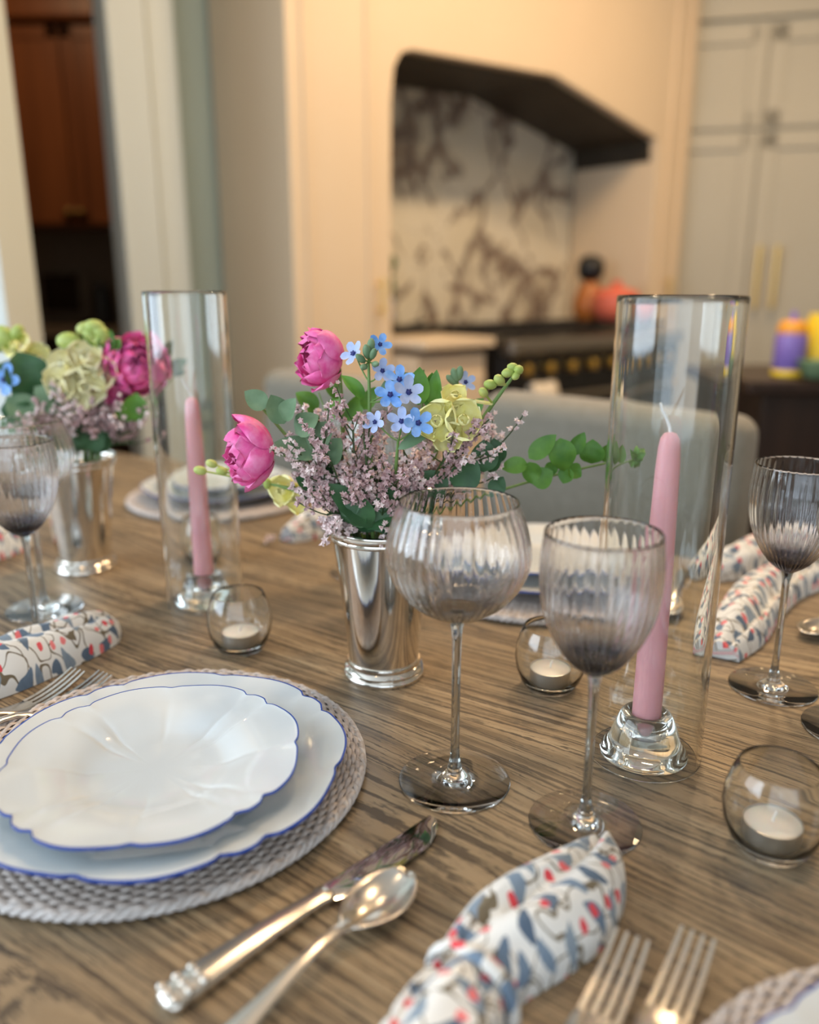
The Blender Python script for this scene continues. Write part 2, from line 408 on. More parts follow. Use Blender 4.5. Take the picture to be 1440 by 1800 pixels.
tag(Geo().box(HT((ti + to) / 2, DEEP + .012, 1.35), to - ti - .004, .02, 1.5, HF).build('marble_backsplash', M['marble'], smooth=False, origin=HT((ti + to) / 2, DEEP, .9)),
    'marble slab backsplash with dark purple veins behind the range', 'backsplash')
# wall behind the hood, running left to the pillar and right behind the tall cabinets
a = HT(HP(300, 498, DEEP + .09)[0], DEEP + .09, 0); b = HT(tr + .7, DEEP + .09, 0)
wallbox('wall_back', (a.x, a.y), (b.x, b.y), .12, 0, ZC, M['wall'])
a = HT(HP(310, 498, DEEP + .02)[0], DEEP + .02, 0); b = HT(tl, DEEP + .02, 0)
g = Geo()
zr = W(420, 690, 3.0).z
for zz, hh in ((zr, .05), (zr - .09, .02), (.08, .16)): g.box((a + b) / 2 + Z3 * zz, (b - a).length, .03, hh, HF)
struct(g.build('trim_1', M['wall'], smooth=False))
# pillar / door casing at the end of that wall
q0 = W(262, 498, 2.72); q0.z = 0
def PT(px, off=0.0):
    d = ray(px, 498); o = q0 + N * off; k = (o - CAM).dot(N) / d.dot(N); p = CAM + d * k; p.z = 0; return p
pa, pb, pc = PT(226), PT(292), PT(336, .04)
g = Geo()
g.box((pa + pb) / 2 + N * .05 + Z3 * ZC / 2, (pb - pa).length, .10, ZC, HF)
struct(g.build('wall_pillar', M['white'], smooth=False, bevel=.008))
pb2 = PT(292, .04); g = Geo(); g.box((pb2 + pc) / 2 + N * .04 + Z3 * ZC / 2, (pc - pb2).length, .08, ZC, HF)
struct(g.build('trim_2', M['white'], smooth=False))
# left partition with the other jamb of the doorway
e = W(64, 498, 2.15); wallbox('wall_partition', (-2.62, 2.06), (e.x - .12, 2.06), .12, 0, ZC, M['white'])
g = Geo(); g.box((e.x - .05, 2.06, ZC / 2), .10, .18, ZC); g.box((e.x - .16, 1.985, ZC / 2), .12, .03, ZC)
struct(g.build('door_1', M['white'], smooth=False))
# the pantry seen through the doorway
CY = 4.6
zt = W(80, 42, CY).z; zb = W(110, 397, CY).z
cab = thing('upper_cabinet', 'dark reddish wood upper cabinet seen through the doorway', 'cabinet', (-1.9, CY, zb))
x0, x1 = W(-60, 300, CY).x, W(215, 300, CY).x + .35
Geo().box(((x0 + x1) / 2, CY + .18, (zt + zb) / 2), x1 - x0, .34, zt - zb).build('body', M['redwood'], cab, smooth=False)
xs = W(138, 385, CY).x; ww = .46
for k in (-2, -1, 0, 1):
    dr = Geo(); cx = xs + ww * (k + .5)
    if cx - ww / 2 < x0 - .02 or cx + ww / 2 > x1 + .3: continue
    dr.box((cx, CY - .005, (zt + zb) / 2), ww - .008, .022, zt - zb - .02)
    for sx in (-1, 1): dr.box((cx + sx * (ww / 2 - .035), CY - .02, (zt + zb) / 2), .055, .012, zt - zb - .03)
    for zz in (zb + .04, zt - .04): dr.box((cx, CY - .02, zz), ww - .02, .012, .055)
    d = dr.build('door', M['redwood'], cab, smooth=False)
    kx = cx + (ww / 2 - .03) * (1 if k % 2 else -1)
    Geo().ball((kx, CY - .045, zb + .07), .016, 12, 8).build('knob', M['brass'], d)
Geo().box(((x0 + x1) / 2, CY + .12, zt + .06), x1 - x0 + .06, .40, .11).build('crown', M['redwood'], cab, smooth=False, bevel=.02)
tag(Geo().box(((x0 + x1) / 2, CY - .03, zt + .17), x1 - x0 + .1, .05, .035).build('brass_rail', M['brass'], smooth=False, origin=(-1.9, CY, zt + .12)), 'brass picture rail above the dark wood cabinet', 'rail')
fa, fb = W(66, 480, 5.1), W(160, 565, 5.1)
pic = thing('framed_screen', 'dark framed screen on the pantry wall below the wood cabinet', 'screen', ((fa.x + fb.x) / 2, 5.19, fb.z))
Geo().box(((fa.x + fb.x) / 2, 5.18, (fa.z + fb.z) / 2), fb.x - fa.x, .03, fa.z - fb.z).build('frame', M['tan'], pic, smooth=False)
ga, gb = W(66, 482, 5.1), W(136, 548, 5.1)
Geo().box(((ga.x + gb.x) / 2, 5.155, (ga.z + gb.z) / 2), gb.x - ga.x, .02, ga.z - gb.z).build('glass', M['art'], pic, smooth=False)
c0 = W(120, 575, 4.7)
lc = thing('lower_cabinet', 'dark lower cabinet with pale worktop seen through the doorway', 'cabinet', (c0.x, 4.8, 0))
Geo().box((c0.x + .2, 4.85, (c0.z - .04) / 2), 1.6, .5, c0.z - .04).build('body', M['darkwood'], lc, smooth=False)
Geo().box((c0.x + .2, 4.84, c0.z - .02), 1.64, .54, .04).build('worktop', M['tan'], lc, smooth=False)
co = W(176, 560, 4.75)
tag(Geo().lathe([(.0, 0), (.055, 0), (.06, .10), (.05, .22), (.0, .24)], 20, (co.x, 4.8, c0.z)).build('black_canister', M['black'], origin=(co.x, 4.8, c0.z)), 'black canister standing on the pantry worktop', 'canister')

# tall cabinets on the right
CA = math.radians(104); CU = Vector((math.sin(CA), math.cos(CA), 0)); CN = Vector((-CU.y, CU.x, 0))
cp = HT(tr, .12, 0)
def CPt(px, py, off=0.0):
    d = ray(px, py); o = cp + CN * off; k = (o - CAM).dot(CN) / d.dot(CN); p = CAM + d * k; return (p - cp).dot(CU), p.z
def CT(t, off, z): return cp + CU * t + CN * off + Z3 * z
CF = (CU, CN, Z3)
tm, zm = CPt(1338, 228); t_end = 1.75; zt2 = CPt(1300, 32)[1]
tall = thing('tall_cabinet', 'built-in greige tall cabinets with paired brass pulls right of the range hood', 'cabinet', CT(.6, .3, 0))
Geo().box(CT(t_end / 2, .32, ZC / 2), t_end, .58, ZC - .002, CF).build('body', M['grey_cab'], tall, smooth=False)
Geo().box(CT(t_end / 2, .15, (zt2 + ZC) / 2), t_end + .02, .30, ZC - zt2 - .004, CF).build('soffit', M['grey_cab'], tall, smooth=False)
def cab_door(t0, t1, z0, z1, hpx):
    g = Geo(); g.box(CT((t0 + t1) / 2, .02, (z0 + z1) / 2), t1 - t0 - .003, .022, z1 - z0 - .003, CF)
    for a in (t0 + .04, t1 - .04): g.box(CT(a, .004, (z0 + z1) / 2), .066, .016, z1 - z0 - .02, CF)
    for a in (z0 + .045, z1 - .045): g.box(CT((t0 + t1) / 2, .004, a), t1 - t0 - .02, .016, .066, CF)
    d = g.build('door', M['grey_cab'], tall, smooth=False)
    if hpx:
        t, za = CPt(hpx, 542); _, zb_ = CPt(hpx, 432); h = Geo()
        h.tube([CT(t, -.045, za), CT(t, -.045, zb_)], .011, 10)
        for zz in (za + .03, zb_ - .03): h.tube([CT(t, 0, zz), CT(t, -.045, zz)], .007)
        h.build('pull_handle', M['brass'], d)
for t0, t1, hp in ((.0, tm, 1322), (tm, tm + .62, 1353), (tm + .62, tm + 1.1, None)):
    cab_door(t0, t1, .1, zm, hp); cab_door(t0, t1, zm, zt2 - .02, None)

# counter and range in the niche
RF = -.16
tr0 = HP(872, 610, RF)[0]; tr1 = to + .03; ZK = .915
base = thing('base_cabinet', 'cream base cabinet left of the black range', 'cabinet', HT((ti + tr0) / 2, .1, 0))
Geo().box(HT((ti + tr0) / 2 - .01, .12, ZK / 2 - .02), tr0 - ti - .03, .50, ZK - .05, HF).build('body', M['cream'], base, smooth=False)
d = Geo().box(HT((ti + tr0) / 2 - .01, -.14, ZK / 2), tr0 - ti - .06, .02, ZK - .22, HF).build('door', M['cream'], base, smooth=False, bevel=.004)
tag(Geo().box(HT((ti + tr0) / 2 - .005, .13, ZK - .005), tr0 - ti - .015, .60, .03, HF).build('worktop', M['cream'], smooth=False, bevel=.004, origin=HT((ti + tr0) / 2, .1, ZK)), 'cream stone worktop slab on the base cabinet beside the range', 'worktop')
rg = thing('range_cooker', 'black range cooker with brass knobs under the cream hood', 'range', HT((tr0 + tr1) / 2, .1, 0))
tc = (tr0 + tr1) / 2; rw = tr1 - tr0 - .06
Geo().box(HT(tc, .13, ZK / 2), rw, .58, ZK - .02, HF).build('body', M['black'], rg, smooth=False, bevel=.006)
Geo().box(HT(tc, RF - .02, ZK - .03), rw, .07, .05, HF).build('front_rail', M['steel'], rg, smooth=False, bevel=.01)
Geo().box(HT(tc, RF - .005, ZK - .11), rw - .02, .03, .095, HF).build('control_panel', M['black'], rg, smooth=False)
for k in range(8):
    t = tr0 + .12 + (rw - .22) * k / 7; g = Geo()
    c = HT(t, RF - .02, ZK - .11); g.tube([c, c - N * .035, c - N * .036], [.024, .021, .012], 14)
    g.box(c - N * .04, .008, .016, .038, HF); g.build('knob', M['brass'], rg)
for z1_, z0_ in ((ZK - .17, .33), (.31, .08)):
    dd = Geo().box(HT(tc, RF + .0, (z1_ + z0_) / 2), rw - .02, .03, z1_ - z0_, HF).build('oven_door', M['black'], rg, smooth=False, bevel=.006)
    h = Geo(); hz = z1_ - .05; h.tube([HT(tr0 + .07, RF - .06, hz), HT(tr1 - .10, RF - .06, hz)], .012, 10)
    for t in (tr0 + .09, tr1 - .12): h.tube([HT(t, RF, hz), HT(t, RF - .066, hz)], [.016, .02], 10)
    h.build('oven_handle', M['steel'], dd)
    for t in (tr0 + .09, tr1 - .12): Geo().tube([HT(t, RF - .064, hz), HT(t, RF - .082, hz)], [.022, .018], 12).build('handle_boss', M['brass'], dd)
ti_l = HP(735, 575, .25)[0]
g = Geo()
for k in range(6):
    t = tr0 + .03 + (rw - .04) * k / 5; g.box(HT(t, .14, ZK + .022), .014, .46, .018, HF)
for o_ in (-.06, .10, .26, .35): g.box(HT(tc, o_, ZK + .022), rw - .02, .014, .018, HF)
g.build('burner_grate', M['black'], rg, smooth=False)
cook = thing('griddle_pan', 'flat black griddle pan lying on the worktop by the range', 'pan', HT((ti + tr0) / 2 + .03, .27, ZK + .01))
g = Geo().box(HT((ti + tr0) / 2 + .05, .27, ZK + .026), tr0 - ti - .15, .26, .03, HF); g.build('pan_body', M['black'], cook, smooth=False, bevel=.008)
g = Geo().tube([HT(tr0 - .05, .27, ZK + .034), HT(tr0 + .03, .27, ZK + .05)], .009); g.build('handle', M['black'], cook)
# dish towel over the oven handle
tt, tz = HP(955, 690, RF - .06); TW = tz + .035
rows = []
for i in range(9):
    a = i / 8
    rows.append([HT(tt + (j / 10 - .5) * .13, RF - .062 - .018 * math.sin(PI * min(1, a * 2.2)) - .004 * math.sin(j * 1.9), TW - .22 * a + .003 * math.sin(j)) for j in range(11)])
rows = [[HT(tt + (j / 10 - .5) * .13, RF - .04, TW - .12) for j in range(11)], [HT(tt + (j / 10 - .5) * .13, RF - .042, TW - .01) for j in range(11)]] + rows
o = Geo().grid(rows).build('dish_towel', M['towel'], origin=HT(tt, RF - .06, ZK - .21))
s_ = o.modifiers.new('solid', 'SOLIDIFY'); s_.thickness = .004
tag(o, 'folded white dish towel hanging on the oven handle', 'towel')
# things standing by the backsplash
def lathe_thing(name, label, cat, loc, prof, m, part, n=24, extra=()):
    t = thing(name, label, cat, loc)
    Geo().lathe(prof, n, loc, cap0=True, cap1=True).build(part, m, t)
    return t
lp = HT(ti + .10, .20, ZK + .01)
v = lathe_thing('herb_vase', 'small dark vase of greenery with blue flower left of the backsplash', 'vase', lp, [(.034, 0), (.05, .02), (.055, .06), (.04, .10), (.03, .12)], M['black'], 'vase_body')
g = Geo()
for k in range(26):
    a = R.uniform(0, 6.28); c = lp + Vector((math.cos(a) * .045, math.sin(a) * .04, R.uniform(.12, .26)))
    g.ball(c, R.uniform(.014, .026), 6, 4)
    g.tube([lp + Z3 * .11, c], .002, 4)
g.build('foliage', M['leaf_dark'], v)
Geo().ball(lp + Vector((.02, -.05, .075)), .034, 10, 8).ball(lp + Vector((.035, -.045, .12)), .02, 8, 6).build('blue_flower', M['blue_pale'], v)
tb, zb2 = HP(1034, 560, .18); bp = HT(tb, .18, ZK + .032)
v = lathe_thing('amber_jug', 'amber jug with black stopper on the right of the range', 'jug', bp, [(.05, 0), (.07, .03), (.072, .08), (.05, .14), (.034, .17)], M['amber'], 'jug_body')
Geo().lathe([(.03, .17), (.055, .19), (.062, .23), (.05, .27), (.02, .285)], 20, bp, cap0=True, cap1=True).build('stopper', M['black'], v)
tb2, _ = HP(1088, 560, -.02); bp = HT(tb2, .0, ZK + .032)
v = lathe_thing('coral_pot', 'coral red round pot on the right end of the range', 'pot', bp, [(.05, 0), (.09, .025), (.10, .07), (.098, .11), (.092, .11)], M['coral'], 'pot_body')
Geo().lathe([(.102, .11), (.085, .13), (.03, .148), (.018, .152), (.022, .17), (.01, .175)], 24, bp, cap0=True, cap1=True).build('lid', M['coral'], v)
# console on the right with the purple bottle
k0 = W(1336, 668, 2.25); KZ = k0.z
con = thing('console_cabinet', 'dark espresso console cabinet at the right edge behind the chair', 'cabinet', (k0.x + .45, 2.4, 0))
Geo().box((k0.x + .47, 2.47, KZ / 2 - .02), .90, .42, KZ - .04).build('body', M['darkwood'], con, smooth=False, bevel=.004)
Geo().box((k0.x + .45, 2.46, KZ - .018), .98, .48, .035).build('top', M['darkwood'], con, smooth=False, bevel=.006)
bp = W(1383, 668, 2.36); bp.z = KZ
pb_ = thing('lotion_bottle', 'purple bottle with orange cap on the dark console', 'bottle', bp)
Geo().lathe([(.036, .006), (.043, .012), (.043, .105), (.040, .118)], 24, bp, cap0=True, cap1=True).build('bottle_body', M['purple'], pb_)
Geo().lathe([(.038, 0), (.044, .003), (.044, .017), (.041, .020)], 24, bp, cap0=True, cap1=True).build('base_band', M['yellow_plastic'], pb_)
Geo().lathe([(.039, .116), (.040, .134), (.032, .148), (.026, .152)], 24, bp, cap0=True, cap1=True).build('cap', M['orange'], pb_)
Geo().lathe([(.008, .150), (.009, .168), (.005, .178)], 12, bp, cap0=True, cap1=True).build('nozzle', M['purple'], pb_)
bp = W(1428, 668, 2.40); bp.z = KZ
yb = thing('yellow_jug', 'bright yellow jug on the dark console beside the purple bottle', 'jug', bp)
Geo().lathe([(.035, 0), (.048, .01), (.05, .12), (.03, .15), (.028, .17)], 24, bp, cap0=True, cap1=True).build('jug_body', M['yellow_plastic'], yb)
Geo().tube([bp + Vector((.045, -.01, .12)), bp + Vector((.08, -.01, .11)), bp + Vector((.08, -.01, .05)), bp + Vector((.045, -.01, .03))], .009, 8).build('handle', M['yellow_plastic'], yb)
bp = W(1436, 668, 2.27); bp.z = KZ
tag(Geo().lathe([(.02, 0), (.04, .008), (.055, .05), (.052, .05), (.036, .012), (.0, .01)], 24, bp, cap0=True).build('sage_bowl', M['leaf_sage'], origin=bp), 'small sage green bowl at the front of the dark console', 'bowl')

# recessed ceiling lights
for i, ((x, y), pw) in enumerate(zip(DOWNLIGHTS, DOWN_W)):
    t = thing('ceiling_light', 'round recessed warm ceiling light', 'ceiling light', (x, y, ZC), 0, 'recessed ceiling lights')
    Geo().lathe([(.10, -.002), (.118, -.006), (.118, -.001)], 24, (x, y, ZC)).build('ring', M['white'], t)
    l = bpy.data.lights.new('lamp', 'AREA'); l.shape = 'DISK'; l.size = .18; l.energy = pw; l.color = WARM
    lo = bpy.data.objects.new('lamp', l); COL.objects.link(lo); lo.parent = t; lo.location = (0, 0, -.012)

# ------------------------------------------------------------------ table and chairs
TA = math.radians(-55)                      # azimuth of the long side
TD = Vector((math.sin(TA), math.cos(TA), 0)); TN = Vector((TD.y, -TD.x, 0))   # TN points to the far side
cup_p = T(675, 1181)
TC = cup_p + TD * .25; TC.z = 0
HWID, LEN = .52, 2.5
tb_ = thing('dining_table', 'long weathered oak dining table laid for a meal', 'table', TC, math.atan2(TD.y, TD.x))
Geo().box((0, 0, TZ - .02), LEN, 2 * HWID, .04).build('tabletop', M['table'], tb_, smooth=False, bevel=.004, local=True)
for sx in (-1, 1):
    Geo().box((sx * .85, 0, .06), .12, .8, .12).build('foot_beam', M['table'], tb_, smooth=False, local=True, bevel=.01)
    Geo().box((sx * .85, 0, .40), .14, .34, .58).build('leg', M['table'], tb_, smooth=False, local=True, bevel=.01)
    Geo().box((sx * .85, 0, .70), .10, .8, .05).build('top_beam', M['table'], tb_, smooth=False, local=True)
def chair(loc, rz, label):
    t = thing('dining_chair', label, 'chair', loc, rz, 'upholstered dining chairs')
    o = Geo().box((0, .0, .715), .50, .10, .40).build('backrest', M['fabric'], t, local=True, bevel=.035); o.modifiers['bevel'].segments = 5
    o = Geo().box((0, -.25, .44), .50, .50, .10).build('seat', M['fabric'], t, local=True, bevel=.03)
    for x in (-.21, .21):
        for y in (-.45, .0): Geo().tube([(x, y, 0), (x, y, .40)], [.014, .02], 8).build('leg', M['darkwood'], t, local=True)
    return t
cl, cr = W(868, 705, 1.58), W(1322, 755, 1.24)
chn = Vector((cr.y - cl.y, -(cr.x - cl.x), 0)).normalized()      # toward the table
ang = math.atan2((cr - cl).y, (cr - cl).x)
cmid = (cl + cr) / 2; cmid.z = 0
ch = chair(cmid, ang, 'grey upholstered dining chair behind the clear hurricane glass on the right')
ch2 = W(484, 664, 1.98); ch2.z = 0
chb = dup(ch, ch2 + (cr - cl).normalized().xyz * .25 * Vector((1, 1, 0)).length / 1.414, ang, 'grey upholstered dining chair hidden behind the pink and blue bouquet')
chb.location.z = 0

# ------------------------------------------------------------------ place settings
def strand_ring(g, r, z, n, ph, amp, rr, per=4, m=6, mi=0):
    rows = []; N_ = n * per
    for i in range(N_):
        a = 2 * PI * i / N_; zz = z + amp * math.cos(n / 2 * a * 2 / 2 + ph)
        c = Vector((r * math.cos(a), r * math.sin(a), zz)); e = Vector((math.cos(a), math.sin(a), 0))
        rows.append([c + e * (math.cos(2 * PI * j / m) * rr) + Z3 * (math.sin(2 * PI * j / m) * rr * .62) for j in range(m)])
    rows.append(rows[0]); g.grid(rows, True, mi)
CR = .158
def charger_parts(root):
    g = Geo(); n = 116
    for i in range(14):
        strand_ring(g, .112 + i * .0033, .0085, n * 1, PI * (i % 2), .0013, .0019, 4, 6)
    for k in range(n):
        a = 2 * PI * (k + .5) / n; e = Vector((math.cos(a), math.sin(a), 0))
        g.tube([e * .108 + Z3 * .0075, e * .1555 + Z3 * .0075], .0014, 4, cap=False)
    g.lathe([(.0, .0035), (.12, .0035), (.152, .004), (.152, .0062), (.12, .0062), (.0, .0062)], 64)
    g.build('woven_mat', M['rattan'], root, local=True)
    g = Geo()
    for s in range(3):
        pts = []
        for i in range(721):
            a = 2 * PI * i / 720; tw = a * 46 + 2 * PI * s / 3
            rr = CR - .0036 + .0019 * math.cos(tw); pts.append(Vector((rr * math.cos(a), rr * math.sin(a), .0060 + .0021 * math.sin(tw))))
        g.tube(pts, .0019, 6, cap=False)
    g.build('braided_rim', M['rattan_pale'], root, local=True)
def scallop(th, amp):
    k = (th / (PI / 4)) % 2.0              # period 90 degrees: a double notch and a single notch
    d1 = min(abs(k - .86), abs(k - 1.14)); d0 = min(k, 2 - k)
    f = 1.0 + amp * .5 * math.cos(2 * PI * (k - 0.43) / 1.0) * (1 if k < .86 or k > 1.14 else 0)
    f -= amp * .9 * math.exp(-(d1 / .055) ** 2) + amp * .55 * math.exp(-(d0 / .06) ** 2)
    return f
def plate_geo(Rp, hgt, well, amp, rot, flute):
    g = Geo(); n = 360
    prof = [(0, .004), (.3, .004), (well - .06, .0045), (well, .0062), (well + .05, .0062 + (hgt - .006) * .18), (well + .12, .0062 + (hgt - .006) * .42), (well + (1 - well) * .6, .0062 + (hgt - .006) * .70), (.965, hgt - .0009), (.989, hgt - .0001), (1.0, hgt)]
    und = [(1.0, hgt - .0018), (.965, hgt - .0030), (well + (1 - well) * .55, (hgt - .006) * .55), (well + .04, .0012), (well - .02, 0), (well - .06, 0), (well - .08, .0018), (0, .0018)]
    def row(r, z, bl=None):
        out = []
        for j in range(n):
            a = 2 * PI * j / n; s = scallop(a + rot, amp)
            wgt = max(0, min(1, (r - well) / (1 - well))); rr = Rp * r * (1 + (s - 1) * wgt ** 1.2)
            zz = z + flute * (s - 1) / amp * math.sin(PI * min(1, max(0, (r - well + .25) / (1 - well + .25)))) * (1 if r > .3 else 0) * .5
            out.append(Vector((rr * math.cos(a), rr * math.sin(a), zz)))
        return out
    up = [row(max(r, .001), z) for r, z in prof]
    g.grid(up[:9], True, 0); g.grid(up[8:], True, 1)
    dn = [row(max(r, .001), z) for r, z in und]
    g.grid([up[-1], dn[0]], True, 1); g.grid(dn, True, 0)
    return g
def dinner_plate(loc, rz, label):
    t = plate_geo(.131, .019, .66, .030, .12, .0016).build('dinner_plate', [M['china'], M['blue']], origin=(0, 0, 0)); t.location = loc; t.rotation_euler.z = rz
    return tag(t, label, 'plate', 'scalloped dinner plates')
def salad_plate(loc, rz, label):
    t = plate_geo(.102, .017, .50, .036, .1, .0018).build('salad_plate', [M['china'], M['blue']], origin=(0, 0, 0)); t.location = loc; t.rotation_euler.z = rz
    return tag(t, label, 'plate', 'scalloped salad plates')
TZV = Z3 * TZ
def at(x, y, z=0): return Vector((x, y, TZ + z))
chg = thing('charger', 'round whitewashed rattan charger under the plates at lower left', 'charger', at(-.191, .553), 0, 'rattan chargers'); charger_parts(chg)
CP_Z = .0125
dp = dinner_plate(at(-.178, .528, CP_Z), .0, 'larger white scalloped plate with blue rim on the lower left charger')
sp = salad_plate(at(-.179, .512, CP_Z + .0135), .25, 'smaller white scalloped plate with blue rim stacked on top at lower left')
def setting(x, y, rz, where, salad=True):
    c = dup(chg, at(x, y), rz, 'round rattan charger ' + where)
    d = dp.copy(); COL.objects.link(d); d.location = at(x, y, CP_Z); d.rotation_euler.z = rz + .3; d['label'] = 'larger blue-rimmed white plate on the charger ' + where
    if salad:
        d = sp.copy(); COL.objects.link(d); d.location = at(x, y, CP_Z + .0135); d.rotation_euler.z = rz + .1; d['label'] = 'smaller top plate on the charger ' + where
setting(.249, .206, .4, 'in the bottom right corner beside the forks', True)
setting(.158, .985, .9, 'on the far side behind the smoked glasses', True)
setting(-.325, 1.385, .5, 'on the far side behind the left hurricane glass', True)

# ------------------------------------------------------------------ cutlery
def ribbon(g, ys, zs, ws, th, n=10, mi=0, sq=2.4):
    rows = []
    for y, z, wd, t in zip(ys, zs, ws, th):
        row = []
        for j in range(n):
            a = 2 * PI * j / n; c, s = math.cos(a), math.sin(a)
            x = math.copysign(abs(c) ** (2 / sq), c) * wd; zz = math.copysign(abs(s) ** (2 / sq), s) * t
            row.append(Vector((x, y, z + zz)))
        rows.append(row)
    b = len(g.v); g.grid(rows, True, mi); L = len(rows)
    g.f.append(tuple(b + j for j in range(n - 1, -1, -1))); g.m.append(mi); g.f.append(tuple(b + (L - 1) * n + j for j in range(n))); g.m.append(mi)
def fork_parts(root, L=.19):
    g = Geo()
    for k in range(4):
        x = (k - 1.5) * .0062; ys = [-.052 + .0065 * i for i in range(9)]
        zs = [.0035 + .011 * ((y + .052) / .052) ** 2 for y in ys]
        rows = []
        for i, y in enumerate(ys):
            wd = .0019 * (1 - .55 * (i / 8) ** 2); tt_ = .0011
            rows.append([Vector((x * (1 - .05 * i / 8) + sx * wd, y, zs[i] + sz * tt_)) for sx, sz in ((-1, -1), (1, -1), (1, 1), (-1, 1))])
        b = len(g.v); g.grid(rows, True); g.f.append(tuple(b + 32 + j for j in range(4))); g.m.append(0)
    g.build('tines', M['cutlery'], root, local=True)
    g = Geo()
    ribbon(g, [-.050, -.056, -.062, -.068, -.074, -.080, -.088, -.10, -.125, -.15, -.17, -.183, -.19],
           [.0035, .0035, .0042, .0055, .0075, .0095, .0118, .0135, .0125, .0085, .0050, .0034, .003],
           [.0113, .0122, .0124, .0112, .0085, .0056, .0040, .0036, .0046, .0062, .0082, .0086, .0055],
           [.0012, .0013, .0014, .0016, .0019, .0021, .0022, .0022, .0019, .0017, .0017, .0017, .0012])
    g.build('handle', M['cutlery'], root, local=True)
def place2(tip, tail):                      # location and z-rotation of a piece whose local +Y points from tail to tip
    d = tip - tail; return math.atan2(d.y, d.x) - PI / 2
fk = thing('dinner_fork', 'silver fork beside the front floral napkin', 'fork', T(1112, 1648, .013) - Z3 * .013, place2(T(1112, 1645, .013), T(1052, 1785, .004)), 'silver forks'); fork_parts(fk)
a = T(1227, 1645, .013); dup(fk, a - Z3 * .013, place2(T(1227, 1645, .013), T(1172, 1785, .004)), 'silver fork between the other front fork and the corner plate')
a = T(138, 1180, .013); dup(fk, a - Z3 * .013, place2(a, T(28, 1250, .004)), 'silver fork lying between the left napkin and the rattan charger')
a = T(186, 1186, .013); dup(fk, a - Z3 * .013, place2(a, T(120, 1232, .004)), 'silver fork whose tine tips peek out above the left charger')
# knife
kt, ke = T(768, 1449), T(272, 1785)
kn = thing('dinner_knife', 'long silver dinner knife right of the lower left plates', 'knife', kt, place2(kt, ke))
KL = (kt - ke).length; BL = KL * .47
g = Geo()
ys = [-BL * i / 14 for i in range(15)]
def bw(i):
    s = i / 14
    return .0105 * min(1, .32 + 1.6 * s ** .6) if s < .75 else .0105 - .0042 * (s - .75) / .25
rows = []
for i, y in enumerate(ys):
    wd = bw(i); z = .0030
    rows.append([Vector((-.0065 + (.0 if i else .0), y, z + .0014)) * 1, Vector((-.0065 + 2 * wd * .5, y, z + .0012)), Vector((-.0065 + 2 * wd, y, z)), Vector((-.0065 + 2 * wd * .5, y, z - .0010)), Vector((-.0065, y, z - .0014))])
b = len(g.v); g.grid(rows, True); g.f.append((b, b + 1, b + 2, b + 3, b + 4)); g.m.append(0)
g.build('blade', mat('mirror_steel', (.70, .68, .66), .06, 1), kn, local=True)
g = Geo(); s = [0, .02, .05, .09, .2, .4, .6, .78, .86, .90, .94, .98, 1]
ribbon(g, [-BL + .004 - (KL - BL) * q for q in s], [.0034 + .002 * math.sin(PI * q) for q in s],
       [.0055, .0074, .0078, .0062, .0066, .0076, .0088, .0100, .0106, .0096, .0104, .0088, .004],
       [.0022, .0034, .0036, .0030, .0034, .0040, .0044, .0046, .0048, .0040, .0046, .0038, .0014], 16)
for k in range(3):
    for sx in (-1, 0, 1): g.ball((sx * .0062, -KL + .008 + k * .009, .0075), .0028, 8, 6)
g.build('handle', M['cutlery'], kn, local=True)
# spoon
st, se = T(718, 1540, .006), T(437, 1800, .003)
spn = thing('table_spoon', 'silver tablespoon lying next to the knife', 'spoon', st - Z3 * .006, place2(st, se))
SL = .058; rows = []; rows2 = []
for i in range(15):
    v_ = i / 14; y = -SL * v_
    hw = .0205 * (math.sin(PI * min(1, v_ * .93 + .035)) ** .62) * (1 - .22 * v_) + .0006
    r1 = []
    for j in range(13):
        u_ = j / 12 * 2 - 1; rim = .0105 - .004 * v_ * (1 - v_)
        dep = .0085 * (1 - u_ * u_) * math.sin(PI * (v_ * .96 + .02)) ** .7
        r1.append(Vector((u_ * hw, y, rim - dep)))
    rows.append(r1)
g = Geo().grid(rows); o = g.build('bowl', M['cutlery'], spn, local=True)
md = o.modifiers.new('solid', 'SOLIDIFY'); md.thickness = .0014; md.offset = -1
g = Geo()
s = [0, .04, .1, .2, .35, .55, .75, .9, 1]
ribbon(g, [-SL + .006 - .125 * q for q in s], [.0085, .0100, .0120, .0128, .0115, .008, .0050, .0035, .003],
       [.0060, .0052, .0038, .0034, .0040, .0056, .0078, .0092, .006], [.0014, .0018, .0021, .0021, .0019, .0018, .0017, .0016, .0012])
g.build('handle', M['cutlery'], spn, local=True)
# cutlery ends by the far right plates
for i, (tipx, tipy, tlx, tly, lab) in enumerate(((1180, 1085, 1215, 1000, 'silver spoon on the far side seen through the right hurricane glass'), (1415, 1118, 1500, 1080, 'silver spoon at the right edge behind the smoked wine glass'))):
    a = T(tipx, tipy, .006); dup(spn, a - Z3 * .006, place2(a, T(tlx, tly, .003)), lab, 'silver spoons on the far side')

